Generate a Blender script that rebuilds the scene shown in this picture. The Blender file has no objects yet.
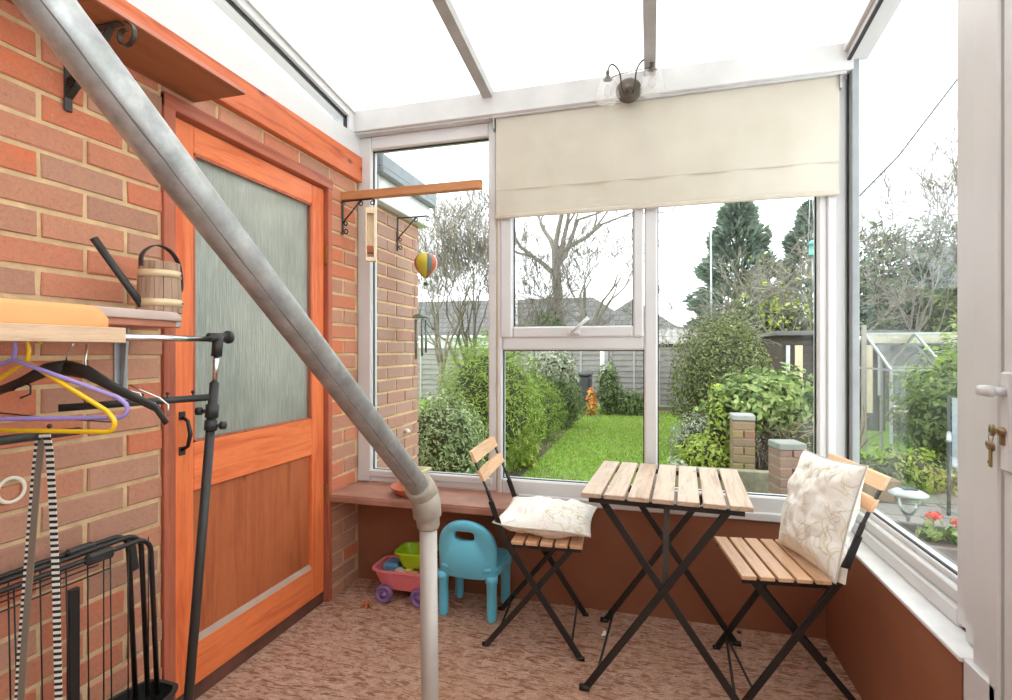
import bpy, math, random
from mathutils import Vector, Matrix, noise
R = math.radians
C = bpy.context.scene.collection
PI = math.pi

# ------------------------------------------------------------------ materials
MATS = {}
def srgb(r, g, b):
    f = lambda c: (c/255)/12.92 if c/255 <= .04045 else ((c/255+.055)/1.055)**2.4
    return (f(r), f(g), f(b), 1)
def sd(r, g, b, k=.74):
    m = .3*r+.5*g+.2*b
    return srgb(*(min(255, (m+(c-m)*k)*1.03) for c in (r, g, b)))
def newmat(name):
    m = bpy.data.materials.new(name); m.use_nodes = True
    nt = m.node_tree; nt.nodes.clear()
    out = nt.nodes.new('ShaderNodeOutputMaterial')
    MATS[name] = m
    return m, nt, out
def N(nt, typ, **k):
    n = nt.nodes.new(typ)
    for a, b in k.items():
        if a.startswith('i_'):
            n.inputs[a[2:].replace('_', ' ')].default_value = b
        else: setattr(n, a, b)
    return n
def ramp(nt, fac, stops, interp='LINEAR'):
    r = nt.nodes.new('ShaderNodeValToRGB'); r.color_ramp.interpolation = interp
    els = r.color_ramp.elements
    while len(els) < len(stops): els.new(.5)
    for e, (p, c) in zip(els, stops): e.position = p; e.color = c
    nt.links.new(fac, r.inputs[0]); return r.outputs[0]
def mixc(nt, fac, a, b, mode='MIX'):
    m = nt.nodes.new('ShaderNodeMix'); m.data_type = 'RGBA'; m.blend_type = mode
    for sock, v in ((m.inputs[0], fac), (m.inputs[6], a), (m.inputs[7], b)):
        if isinstance(v, bpy.types.NodeSocket): nt.links.new(v, sock)
        else: sock.default_value = v
    return m.outputs[2]
def coords(nt, scale=(1, 1, 1), rot=(0, 0, 0), kind='Object'):
    t = nt.nodes.new('ShaderNodeTexCoord'); mp = nt.nodes.new('ShaderNodeMapping')
    mp.inputs['Scale'].default_value = scale; mp.inputs['Rotation'].default_value = rot
    nt.links.new(t.outputs[kind], mp.inputs[0]); return mp.outputs[0]
def noiset(nt, vec, scale, detail=4, rough=.55, dist=0):
    n = N(nt, 'ShaderNodeTexNoise'); n.inputs['Scale'].default_value = scale; n.inputs['Detail'].default_value = detail
    n.inputs['Roughness'].default_value = rough; n.inputs['Distortion'].default_value = dist
    nt.links.new(vec, n.inputs['Vector']); return n.outputs[0]
def bsdf(nt, out, col, rough=.6, metal=0, spec=.5, bump=None, bstr=.3, bdist=.01, **k):
    b = nt.nodes.new('ShaderNodeBsdfPrincipled')
    if isinstance(col, bpy.types.NodeSocket): nt.links.new(col, b.inputs['Base Color'])
    else: b.inputs['Base Color'].default_value = col
    if isinstance(rough, bpy.types.NodeSocket): nt.links.new(rough, b.inputs['Roughness'])
    else: b.inputs['Roughness'].default_value = rough
    b.inputs['Metallic'].default_value = metal; b.inputs['Specular IOR Level'].default_value = spec
    for a, v in k.items(): b.inputs[a.replace('_', ' ')].default_value = v
    if bump is not None:
        bp = nt.nodes.new('ShaderNodeBump'); bp.inputs['Strength'].default_value = bstr; bp.inputs['Distance'].default_value = bdist
        nt.links.new(bump, bp.inputs['Height']); nt.links.new(bp.outputs[0], b.inputs['Normal'])
    nt.links.new(b.outputs[0], out.inputs[0]); return b
def plain(name, col, rough=.5, metal=0, var=.06, nscale=12, spec=.5, bstr=.1, bdist=.002):
    m, nt, out = newmat(name)
    v = coords(nt); n = noiset(nt, v, nscale, 5)
    c2 = tuple(max(0, c*(1-var*2.2)) for c in col[:3])+(1,); c1 = tuple(min(1, c*(1+var)) for c in col[:3])+(1,)
    c = ramp(nt, n, [(.3, c2), (.7, c1)])
    bsdf(nt, out, c, rough, metal, spec, noiset(nt, v, nscale*8, 3), bstr, bdist)
    return m
def wood(name, c1, c2, axis=0, rough=.5, scale=1., knots=.0, spec=.4):
    m, nt, out = newmat(name)
    s = [14*scale]*3; s[axis] = 1.1*scale
    v = coords(nt, tuple(s)); n = noiset(nt, v, 3, 6, .6, .6)
    c = ramp(nt, n, [(.32, c2), (.5, c1), (.72, tuple(min(1, x*1.12) for x in c1[:3])+(1,))])
    fine = noiset(nt, coords(nt, tuple(x*5 for x in s)), 4, 3)
    c = mixc(nt, .25, c, ramp(nt, fine, [(.35, c2), (.65, c1)]))
    big = noiset(nt, coords(nt), 6, 3)
    c = mixc(nt, ramp(nt, big, [(.5, (0, 0, 0, 1)), (.75, (.35, .35, .35, 1))]), c, c2)
    if knots:
        vo = N(nt, 'ShaderNodeTexVoronoi'); vo.inputs['Scale'].default_value = 3.1
        s2 = [1.6]*3; s2[axis] = .8
        nt.links.new(coords(nt, tuple(s2)), vo.inputs['Vector'])
        k = ramp(nt, vo.outputs[0], [(.0, (1, 1, 1, 1)), (.035, (.8, .8, .8, 1)), (.075, (0, 0, 0, 1))])
        c = mixc(nt, k, c, tuple(x*knots for x in c2[:3])+(1,))
    bsdf(nt, out, c, rough, 0, spec, fine, .15, .002)
    return m
def bricks_mat(name, stops, rough=.9):
    m, nt, out = newmat(name)
    g = nt.nodes.new('ShaderNodeNewGeometry'); v = coords(nt)
    base = ramp(nt, g.outputs['Random Per Island'], stops, 'LINEAR')
    n1 = noiset(nt, v, 14, 6, .75); n2 = noiset(nt, v, 85, 6, .9)
    c = mixc(nt, ramp(nt, n1, [(.35, (0, 0, 0, 1)), (.75, (.45, .45, .45, 1))]), base, srgb(168, 130, 110))
    c = mixc(nt, ramp(nt, n2, [(.3, (.55, .55, .55, 1)), (.47, (0, 0, 0, 1))]), c, srgb(120, 84, 70))
    c = mixc(nt, ramp(nt, n2, [(.56, (0, 0, 0, 1)), (.75, (.6, .6, .6, 1))]), c, srgb(222, 182, 156))
    bsdf(nt, out, c, rough, 0, .2, n2, .6, .004)
    return m
def leafmat(name, cols, rough=.5, trans=.25):
    m, nt, out = newmat(name)
    g = nt.nodes.new('ShaderNodeNewGeometry')
    c = ramp(nt, g.outputs['Random Per Island'], cols)
    b = bsdf(nt, out, c, rough, 0, .35)
    t = nt.nodes.new('ShaderNodeBsdfTranslucent'); nt.links.new(c, t.inputs[0])
    mx = nt.nodes.new('ShaderNodeMixShader'); mx.inputs[0].default_value = trans
    nt.links.new(b.outputs[0], mx.inputs[1]); nt.links.new(t.outputs[0], mx.inputs[2]); nt.links.new(mx.outputs[0], out.inputs[0])
    return m
def glassmat(name, tint=(.97, .985, .98, 1), refl=1.0, dirt=0.0):
    m, nt, out = newmat(name)
    tr = nt.nodes.new('ShaderNodeBsdfTransparent'); tr.inputs[0].default_value = tint
    gl = nt.nodes.new('ShaderNodeBsdfGlossy'); gl.inputs['Roughness'].default_value = .03
    lw = nt.nodes.new('ShaderNodeFresnel'); lw.inputs[0].default_value = 1.45
    mu = nt.nodes.new('ShaderNodeMath'); mu.operation = 'MULTIPLY'; mu.inputs[1].default_value = refl
    nt.links.new(lw.outputs[0], mu.inputs[0])
    mx = nt.nodes.new('ShaderNodeMixShader'); nt.links.new(mu.outputs[0], mx.inputs[0])
    nt.links.new(tr.outputs[0], mx.inputs[1]); nt.links.new(gl.outputs[0], mx.inputs[2])
    last = mx.outputs[0]
    if dirt:
        df = nt.nodes.new('ShaderNodeBsdfTranslucent'); df.inputs[0].default_value = (.9, .92, .9, 1)
        v = coords(nt, (1, 1, .5)); n = noiset(nt, v, 3.5, 5, .6, .5)
        f = ramp(nt, n, [(.4, (0, 0, 0, 1)), (.85, (dirt, dirt, dirt, 1))])
        m2 = nt.nodes.new('ShaderNodeMixShader'); nt.links.new(f, m2.inputs[0]); nt.links.new(last, m2.inputs[1]); nt.links.new(df.outputs[0], m2.inputs[2]); last = m2.outputs[0]
    nt.links.new(last, out.inputs[0]); return m

UPVC = plain('upvc_white', (.665, .655, .655, 1), .35, var=.03, nscale=3, bstr=.02)
UPVC2 = plain('painted_white_timber', (.64, .635, .63, 1), .5, var=.06, nscale=5, bstr=.08)
GASKET = plain('black_gasket', (.03, .03, .032, 1), .6)
GLASS = glassmat('clear_glass', refl=.45)
GLASS_D = glassmat('dirty_clear_glass', refl=.16, dirt=.02)
GLASS_G = glassmat('greenhouse_glass', (.93, .97, .95, 1), 1.2, .22)
BRICK = bricks_mat('red_multi_brick', [(0, sd(222, 114, 72, .85)), (.22, sd(214, 116, 80, .82)), (.42, sd(214, 130, 94)), (.6, sd(204, 138, 106)), (.8, sd(186, 124, 96)), (1, sd(220, 132, 92))])
BRICK2 = bricks_mat('extension_brick', [(0, srgb(176, 132, 118)), (.5, srgb(166, 132, 120)), (1, srgb(180, 146, 132))])
BRICK3 = bricks_mat('mossy_garden_brick', [(0, srgb(140, 118, 96)), (.35, srgb(140, 130, 82)), (.7, srgb(126, 110, 92)), (1, srgb(150, 100, 82))])
MORTAR = plain('sandy_mortar', srgb(214, 182, 140), .95, var=.1, nscale=20, bstr=.5, bdist=.004)
DOORW = wood('orange_stained_door_timber', sd(230, 120, 66, .95), sd(200, 84, 42, .95), 2, .42, .7, knots=.45)
DOORH = wood('orange_stained_rail_timber', sd(232, 124, 70, .95), sd(204, 88, 46, .95), 1, .42, .7, knots=.45)
LINING = wood('red_brown_lining_timber', sd(198, 92, 56), sd(160, 62, 36), 2, .5, .7, knots=.5)
LININGH = wood('red_brown_head_timber', sd(198, 92, 56), sd(160, 62, 36), 1, .5, .7, knots=.5)
PANEL = wood('brown_stained_panel', sd(184, 98, 54, .9), sd(152, 72, 38, .9), 2, .5, .6, knots=.6)
FASCIA = wood('orange_stained_fascia', sd(216, 110, 62, .92), sd(172, 66, 34, .92), 1, .5, .8, knots=.4)
SHELFB = wood('brown_painted_shelf', sd(172, 96, 52), sd(150, 78, 40), 1, .5, .5)
KICK = plain('dark_threshold_timber', sd(112, 60, 44), .8, var=.2)
BEAD = plain('grey_putty_bead', srgb(176, 150, 134), .8)
BROWNWALL = plain('brown_painted_board', srgb(152, 96, 68), .62, var=.07, nscale=3, bstr=.1)
LEDGE = plain('red_brown_ledge_paint', sd(174, 112, 88), .5, var=.14, nscale=9)
GALV = None
BLACKM = plain('black_powder_coat', (.018, .015, .014, 1), .42, var=.1)
BLACKP = plain('black_plastic', (.03, .028, .027, 1), .5)
BROWNBLACK = plain('dark_brown_steel', (.035, .026, .022, 1), .4)
CHROME = plain('brushed_chrome', (.72, .72, .73, 1), .22, 1, var=.03)
GREYM = plain('grey_steel', (.38, .38, .39, 1), .4, .7)
SLAT = wood('light_acacia_slat', srgb(204, 178, 154), srgb(164, 132, 106), 1, .45, 1.2, knots=.6)
SLATB = wood('orange_oiled_slat', srgb(226, 184, 146), srgb(200, 148, 108), 1, .45, 1.)
PLY = wood('pale_plywood_edge', sd(226, 182, 140), sd(196, 146, 104), 1, .6, 2.)
BARW = wood('orange_square_timber', sd(206, 128, 70), sd(184, 104, 52), 0, .5, 1.)
BLUE = plain('turquoise_plastic', srgb(112, 208, 238), .35, var=.02, bstr=.02)
PINK = plain('pink_plastic', srgb(236, 132, 140), .4, var=.04)
PURPLE = plain('purple_plastic', srgb(132, 100, 150), .45)
LIME = plain('lime_plastic', srgb(168, 206, 30), .35, var=.03)
TOYBLUE = plain('light_blue_plastic', srgb(96, 150, 186), .4)
TOYGREY = plain('pale_grey_ball', srgb(196, 186, 172), .6)
TOYYEL = plain('yellow_toy_plastic', srgb(228, 190, 110), .5)
TOYOR = plain('orange_toy_plastic', srgb(222, 110, 60), .5)
TERRA = plain('terracotta', srgb(206, 118, 86), .7)
CREAM = plain('cream_planter', srgb(232, 226, 178), .5)
YELLOWP = plain('yellow_hanger_plastic', srgb(246, 196, 28), .35, var=.01)
PURPLEP = plain('lilac_hanger_plastic', srgb(160, 140, 204), .35, var=.01)
WHITEP = plain('white_plastic', srgb(236, 226, 206), .4, var=.02)
ORANGEP = plain('pale_orange_plastic', srgb(246, 168, 106), .45, var=.02)
MAUVE = plain('grey_mauve_laminate', srgb(196, 172, 162), .35, var=.05)
SALMON = plain('salmon_laminate', srgb(196, 124, 96), .45, var=.08)
BUCKETW = wood('bucket_stave_wood', sd(176, 134, 104), sd(140, 100, 74), 2, .6, 1.5)
HOOP = plain('cream_metal_hoop', srgb(226, 200, 160), .35, .3)
BRASS = plain('dull_brass', srgb(150, 124, 88), .35, .8)
BRASSH = plain('old_brass_hinge', srgb(150, 96, 50), .5, .5)
BRONZE = plain('dull_bronze', srgb(92, 82, 70), .45, .5)
PALEWOOD = wood('pale_pine', sd(240, 216, 176), sd(220, 186, 140), 2, .6, 1.)
REDWOOD = plain('red_brown_block', srgb(170, 90, 60), .6)
TAG = plain('white_label', srgb(226, 216, 202), .8)
GREYROOF = None

def special():
    global GALV, CEIL, BLIND, CARPET, OBSC, FABRIC, STRAP, GRASSBASE, PAVE, TILE, FROST, FENCEL, BALLOON, SEAMS, CORR, FENCEW
    m, nt, out = newmat('galvanised_tube'); v = coords(nt)
    n = noiset(nt, v, 26, 6, .65); vo = N(nt, 'ShaderNodeTexVoronoi'); vo.inputs['Scale'].default_value = 45
    nt.links.new(v, vo.inputs['Vector'])
    c = ramp(nt, n, [(.3, srgb(150, 146, 140)), (.5, srgb(176, 174, 170)), (.7, srgb(204, 204, 202))])
    c = mixc(nt, .07, c, vo.outputs['Color'])
    hs = nt.nodes.new('ShaderNodeHueSaturation'); hs.inputs['Saturation'].default_value = .25; nt.links.new(c, hs.inputs['Color']); c = hs.outputs[0]
    n2 = noiset(nt, v, 5, 6, .75)
    c = mixc(nt, ramp(nt, n2, [(.60, (0, 0, 0, 1)), (.70, (.6, .6, .6, 1))]), c, srgb(136, 124, 110))
    bsdf(nt, out, c, ramp(nt, n, [(.3, (.55,)*3+(1,)), (.7, (.38,)*3+(1,))]), .55, .5, n, .1, .002); GALV = m
    # roof sheet: light really passes through it
    m, nt, out = newmat('opal_polycarbonate')
    d = nt.nodes.new('ShaderNodeBsdfDiffuse'); t = nt.nodes.new('ShaderNodeBsdfTranslucent')
    v = coords(nt, (1, .02, .02)); n = noiset(nt, v, 60, 3); n2 = noiset(nt, coords(nt), 1.5, 3)
    c = ramp(nt, n, [(.3, (.90, .885, .86, 1)), (.6, (.96, .955, .94, 1))])
    c = mixc(nt, ramp(nt, n2, [(.45, (0, 0, 0, 1)), (.8, (.25, .25, .25, 1))]), c, (.86, .82, .76, 1))
    nt.links.new(c, t.inputs[0]); nt.links.new(c, d.inputs[0])
    mx = nt.nodes.new('ShaderNodeMixShader'); mx.inputs[0].default_value = .8
    nt.links.new(d.outputs[0], mx.inputs[1]); nt.links.new(t.outputs[0], mx.inputs[2]); nt.links.new(mx.outputs[0], out.inputs[0]); CEIL = m
    m, nt, out = newmat('cream_blind_fabric')
    d = nt.nodes.new('ShaderNodeBsdfDiffuse'); t = nt.nodes.new('ShaderNodeBsdfTranslucent')
    n = noiset(nt, coords(nt), 2.5, 4); w = noiset(nt, coords(nt, (1, 1, 1)), 260, 2)
    c = ramp(nt, n, [(.35, srgb(214, 207, 192)), (.65, srgb(226, 220, 207))])
    vo = N(nt, 'ShaderNodeTexVoronoi'); vo.inputs['Scale'].default_value = 3.2; nt.links.new(coords(nt), vo.inputs['Vector'])
    c = mixc(nt, ramp(nt, vo.outputs[0], [(0, (1, 1, 1, 1)), (.016, (0, 0, 0, 1))]), c, srgb(120, 96, 70))
    nt.links.new(c, t.inputs[0]); nt.links.new(c, d.inputs[0])
    mx = nt.nodes.new('ShaderNodeMixShader'); mx.inputs[0].default_value = .24
    nt.links.new(d.outputs[0], mx.inputs[1]); nt.links.new(t.outputs[0], mx.inputs[2]); nt.links.new(mx.outputs[0], out.inputs[0]); BLIND = m
    SEAMS = plain('blind_bar_fabric', srgb(204, 194, 178), .8)
    m, nt, out = newmat('pink_brown_carpet')
    v1 = coords(nt, (10, 40, 1), (0, 0, R(-38))); v = coords(nt)
    streak = noiset(nt, v1, 1.6, 5, .7, 1.2); mott = noiset(nt, v, 26, 6, .75, .8); fine = noiset(nt, v, 220, 3, .8)
    c = ramp(nt, mott, [(.32, srgb(198, 148, 122)), (.48, srgb(234, 190, 164)), (.66, srgb(254, 224, 204))])
    c = mixc(nt, ramp(nt, streak, [(.42, (.9, .9, .9, 1)), (.49, (0, 0, 0, 1))]), c, srgb(158, 100, 76))
    c = mixc(nt, ramp(nt, fine, [(.35, (.6, .6, .6, 1)), (.6, (0, 0, 0, 1))]), c, srgb(180, 130, 106))
    big = noiset(nt, v, 2.2, 3)
    c = mixc(nt, ramp(nt, big, [(.45, (0, 0, 0, 1)), (.7, (.35, .35, .35, 1))]), c, srgb(212, 158, 120))
    hb = nt.nodes.new('ShaderNodeMath'); hb.operation = 'ADD'; nt.links.new(mott, hb.inputs[0]); nt.links.new(fine, hb.inputs[1])
    bsdf(nt, out, c, .95, 0, .1, hb.outputs[0], .9, .012); CARPET = m
    m, nt, out = newmat('rain_pattern_obscure_glass')
    n = noiset(nt, coords(nt, (1, 60, 3.5)), 3, 4, .6, .3); big = noiset(nt, coords(nt, (1, 1.6, 1.2)), 1.8, 3)
    c = ramp(nt, big, [(.35, srgb(132, 138, 128)), (.65, srgb(164, 168, 156))])
    c = mixc(nt, ramp(nt, n, [(.45, (0, 0, 0, 1)), (.8, (.5, .5, .5, 1))]), c, srgb(196, 200, 190))
    bsdf(nt, out, c, .16, 0, .8, n, .6, .006); OBSC = m
    m, nt, out = newmat('botanical_cushion_cotton'); v = coords(nt)
    nn = N(nt, 'ShaderNodeTexNoise'); nn.inputs['Scale'].default_value = 5; nt.links.new(v, nn.inputs['Vector'])
    dv = mixc(nt, .22, v, nn.outputs[1], 'ADD')
    c = srgb(244, 240, 232)
    last = mixc(nt, 0.0, c, c)
    for sc, col, w_, amt in ((13, srgb(196, 184, 150), .035, .7), (8, srgb(206, 190, 120), .03, .6), (22, srgb(176, 172, 164), .04, .55)):
        vo = N(nt, 'ShaderNodeTexVoronoi'); vo.feature = 'DISTANCE_TO_EDGE'; vo.inputs['Scale'].default_value = sc
        nt.links.new(dv, vo.inputs['Vector'])
        k = ramp(nt, vo.outputs[0], [(0, (amt, amt, amt, 1)), (w_, (0, 0, 0, 1))])
        msk = ramp(nt, noiset(nt, v, sc*.9, 2), [(.46, (0, 0, 0, 1)), (.56, (1, 1, 1, 1))])
        last = mixc(nt, mixc(nt, 1.0, k, msk, 'MULTIPLY'), last, col)
    vo = N(nt, 'ShaderNodeTexVoronoi'); vo.inputs['Scale'].default_value = 13; nt.links.new(v, vo.inputs['Vector'])
    k = ramp(nt, vo.outputs[0], [(.12, (.55, .55, .55, 1)), (.17, (0, 0, 0, 1))])
    msk = ramp(nt, noiset(nt, v, 7, 1), [(.52, (0, 0, 0, 1)), (.56, (1, 1, 1, 1))])
    last = mixc(nt, mixc(nt, 1.0, k, msk, 'MULTIPLY'), last, srgb(176, 170, 158))
    bsdf(nt, out, last, .85, 0, .2, noiset(nt, v, 9, 4, .6), .35, .02); FABRIC = m
    m, nt, out = newmat('black_white_braid')
    w = N(nt, 'ShaderNodeTexWave'); w.bands_direction = 'Z'; w.inputs['Scale'].default_value = 26; w.inputs['Distortion'].default_value = .4
    nt.links.new(coords(nt), w.inputs['Vector'])
    c = ramp(nt, w.outputs[0], [(.45, srgb(40, 36, 34)), (.55, srgb(230, 224, 214))]); bsdf(nt, out, c, .8); STRAP = m
    m, nt, out = newmat('lawn_turf'); v = coords(nt)
    c = ramp(nt, noiset(nt, v, 1.3, 6, .7), [(.3, (.15, .24, .045, 1)), (.55, (.21, .36, .055, 1)), (.75, (.30, .46, .09, 1))])
    c = mixc(nt, ramp(nt, noiset(nt, v, 30, 4, .7), [(.35, (.6, .6, .6, 1)), (.5, (0, 0, 0, 1))]), c, (.12, .19, .04, 1))
    bsdf(nt, out, c, .9, 0, .1, noiset(nt, v, 40, 4), .8, .03); GRASSBASE = m
    m, nt, out = newmat('patio_paving')
    b = N(nt, 'ShaderNodeTexBrick'); b.inputs['Scale'].default_value = 1; b.inputs['Brick Width'].default_value = .6; b.inputs['Row Height'].default_value = .45
    b.inputs['Mortar Size'].default_value = .012; b.inputs['Color1'].default_value = (.30, .27, .24, 1); b.inputs['Color2'].default_value = (.24, .22, .20, 1); b.inputs['Mortar'].default_value = (.10, .09, .07, 1)
    v = coords(nt); nt.links.new(v, b.inputs['Vector'])
    c = mixc(nt, ramp(nt, noiset(nt, v, 6, 6, .7), [(.4, (0, 0, 0, 1)), (.7, (.5, .5, .5, 1))]), b.outputs[0], (.16, .17, .12, 1))
    bsdf(nt, out, c, .85, 0, .2, b.outputs[1], -.4, .01); PAVE = m
    m, nt, out = newmat('grey_roof_tiles')
    b = N(nt, 'ShaderNodeTexBrick'); b.inputs['Scale'].default_value = 1; b.inputs['Brick Width'].default_value = .33; b.inputs['Row Height'].default_value = .3
    b.inputs['Mortar Size'].default_value = .02; b.inputs['Color1'].default_value = (.15, .145, .135, 1); b.inputs['Color2'].default_value = (.11, .105, .10, 1); b.inputs['Mortar'].default_value = (.06, .06, .055, 1)
    nt.links.new(coords(nt, (1, 1, 1), (R(90), 0, 0)), b.inputs['Vector']); bsdf(nt, out, b.outputs[0], .9); TILE = m
    m, nt, out = newmat('frosted_shade_glass')
    g = nt.nodes.new('ShaderNodeBsdfTranslucent'); g.inputs[0].default_value = (.95, .92, .86, 1)
    tr = nt.nodes.new('ShaderNodeBsdfTransparent'); gl = nt.nodes.new('ShaderNodeBsdfGlossy'); gl.inputs['Roughness'].default_value = .3
    m1 = nt.nodes.new('ShaderNodeMixShader'); m1.inputs[0].default_value = .86; nt.links.new(g.outputs[0], m1.inputs[1]); nt.links.new(tr.outputs[0], m1.inputs[2])
    m2 = nt.nodes.new('ShaderNodeMixShader'); m2.inputs[0].default_value = .1; nt.links.new(m1.outputs[0], m2.inputs[1]); nt.links.new(gl.outputs[0], m2.inputs[2])
    nt.links.new(m2.outputs[0], out.inputs[0]); FROST = m
    # balloon: gores striped around the axis
    m, nt, out = newmat('striped_balloon_fabric')
    t = nt.nodes.new('ShaderNodeTexCoord'); gr = nt.nodes.new('ShaderNodeTexGradient'); gr.gradient_type = 'RADIAL'; nt.links.new(t.outputs['Object'], gr.inputs[0])
    Y_, O_, G_, W_ = srgb(206, 176, 40), srgb(190, 84, 52), srgb(104, 106, 100), srgb(190, 180, 168)
    cols = [W_, O_, Y_, Y_, G_, O_, W_, O_, G_, Y_, O_, G_]
    c = ramp(nt, gr.outputs[0], [(i/12, cols[i]) for i in range(12)], 'CONSTANT'); bsdf(nt, out, c, .6); BALLOON = m
    FENCEW = wood('weathered_grey_fence', (.30, .28, .26, 1), (.19, .175, .16, 1), 0, .9, .4); FENCEL = wood('pale_grey_batten', (.42, .40, .37, 1), (.32, .30, .28, 1), 2, .9, .4)
    CORR = plain('corrugated_sheet', (.36, .34, .31, 1), .8, var=.2)
special()

# ------------------------------------------------------------------ mesh builder
class MB:
    def __init__(s): s.v = []; s.f = []; s.mi = []; s.sm = []
    def add(s, vs, fs, mi=0, smooth=False, M=None):
        o = len(s.v)
        s.v += [tuple(M @ Vector(p)) for p in vs] if M is not None else [tuple(p) for p in vs]
        s.f += [tuple(i+o for i in f) for f in fs]; s.mi += [mi]*len(fs); s.sm += [smooth]*len(fs)
        return s
    def box(s, x0, x1, y0, y1, z0, z1, mi=0, M=None, ch=0):
        if x0 > x1: x0, x1 = x1, x0
        if y0 > y1: y0, y1 = y1, y0
        if z0 > z1: z0, z1 = z1, z0
        ch = min(ch, (x1-x0)*.45, (y1-y0)*.45, (z1-z0)*.45)
        if ch <= 0:
            vs = [(x0, y0, z0), (x1, y0, z0), (x1, y1, z0), (x0, y1, z0), (x0, y0, z1), (x1, y0, z1), (x1, y1, z1), (x0, y1, z1)]
            return s.add(vs, [(0, 3, 2, 1), (4, 5, 6, 7), (0, 1, 5, 4), (1, 2, 6, 5), (2, 3, 7, 6), (3, 0, 4, 7)], mi, False, M)
        vs = []; X = (x0, x1); Y = (y0, y1); Z = (z0, z1); idx = {}
        for i in (0, 1):
            for j in (0, 1):
                for k in (0, 1):
                    a = 1-2*i; b = 1-2*j; c = 1-2*k
                    idx[i, j, k] = len(vs)
                    vs += [(X[i], Y[j]+b*ch, Z[k]+c*ch), (X[i]+a*ch, Y[j], Z[k]+c*ch), (X[i]+a*ch, Y[j]+b*ch, Z[k])]
        I = lambda i, j, k, d: idx[i, j, k]+d
        fs = []
        for i in (0, 1):
            q = [I(i, 0, 0, 0), I(i, 1, 0, 0), I(i, 1, 1, 0), I(i, 0, 1, 0)]; fs.append(q if i else q[::-1])
        for j in (0, 1):
            q = [I(0, j, 0, 1), I(0, j, 1, 1), I(1, j, 1, 1), I(1, j, 0, 1)]; fs.append(q if j else q[::-1])
        for k in (0, 1):
            q = [I(0, 0, k, 2), I(1, 0, k, 2), I(1, 1, k, 2), I(0, 1, k, 2)]; fs.append(q if k else q[::-1])
        for i in (0, 1):
            for j in (0, 1):
                q = [I(i, j, 0, 0), I(i, j, 1, 0), I(i, j, 1, 1), I(i, j, 0, 1)]; fs.append(q if (i+j) % 2 == 0 else q[::-1])
            for k in (0, 1):
                q = [I(i, 0, k, 0), I(i, 0, k, 2), I(i, 1, k, 2), I(i, 1, k, 0)]; fs.append(q if (i+k) % 2 == 0 else q[::-1])
        for j in (0, 1):
            for k in (0, 1):
                q = [I(0, j, k, 1), I(1, j, k, 1), I(1, j, k, 2), I(0, j, k, 2)]; fs.append(q if (j+k) % 2 == 0 else q[::-1])
        for key in idx:
            b = idx[key]; q = [b, b+1, b+2]; fs.append(q if sum(key) % 2 else q[::-1])
        return s.add(vs, fs, mi, False, M)
    def tube(s, pts, r, n=8, mi=0, cap=True, smooth=True, closed=False, flat=None):
        P = [Vector(p) for p in pts]; m = len(P)
        rs = r if isinstance(r, (list, tuple)) else [r]*m
        vs = []; up = None
        for i in range(m):
            if closed: d = P[(i+1) % m]-P[i-1]
            else: d = P[min(i+1, m-1)]-P[max(i-1, 0)]
            d.normalize()
            if up is None:
                up = Vector((0, 0, 1)) if abs(d.z) < .9 else Vector((1, 0, 0))
            a = up-d*up.dot(d)
            if a.length < 1e-6: a = d.orthogonal()
            a.normalize(); b = d.cross(a); up = a
            for k in range(n):
                t = 2*PI*k/n
                fx, fy = flat if flat else (1, 1)
                vs.append(P[i]+(a*math.cos(t)*fx+b*math.sin(t)*fy)*rs[i])
        fs = []
        for i in range(m if closed else m-1):
            for k in range(n):
                j = (i+1) % m
                fs.append((i*n+k, i*n+(k+1) % n, j*n+(k+1) % n, j*n+k))
        if cap and not closed:
            fs.append(tuple(range(n))[::-1]); fs.append(tuple((m-1)*n+k for k in range(n)))
        return s.add(vs, fs, mi, smooth)
    def bar(s, p0, p1, w, t, side=(0, 1, 0), mi=0, ch=0):
        """flat bar from p0 to p1: thickness t along SIDE, width w across it"""
        p0 = Vector(p0); p1 = Vector(p1); d = p1-p0; L = d.length; d.normalize()
        sd = Vector(side); sd = (sd-d*sd.dot(d)).normalized(); c = d.cross(sd)
        M = Matrix(((sd.x, c.x, d.x, p0.x), (sd.y, c.y, d.y, p0.y), (sd.z, c.z, d.z, p0.z), (0, 0, 0, 1)))
        return s.box(-t/2, t/2, -w/2, w/2, 0, L, mi, M, ch)
    def lathe(s, prof, n=24, c=(0, 0, 0), mi=0, smooth=True, M=None, squash=(1, 1)):
        vs = []; m = len(prof)
        for r, z in prof:
            for k in range(n):
                t = 2*PI*k/n; vs.append((c[0]+r*math.cos(t)*squash[0], c[1]+r*math.sin(t)*squash[1], c[2]+z))
        fs = [(i*n+k, i*n+(k+1) % n, (i+1)*n+(k+1) % n, (i+1)*n+k) for i in range(m-1) for k in range(n)]
        fs.append(tuple(range(n))[::-1]); fs.append(tuple((m-1)*n+k for k in range(n)))
        return s.add(vs, fs, mi, smooth, M)
    def prism(s, poly, h, M=None, mi=0, smooth=False):
        """polygon in xy, extruded 0..h in z"""
        n = len(poly); vs = [(x, y, 0) for x, y in poly]+[(x, y, h) for x, y in poly]
        fs = [tuple(range(n))[::-1], tuple(range(n, 2*n))]
        s.add(vs, fs, mi, False, M)
        o = len(s.v)-2*n
        for k in range(n):
            s.f.append((o+k, o+(k+1) % n, o+n+(k+1) % n, o+n+k)); s.mi.append(mi); s.sm.append(smooth)
        return s
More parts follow.
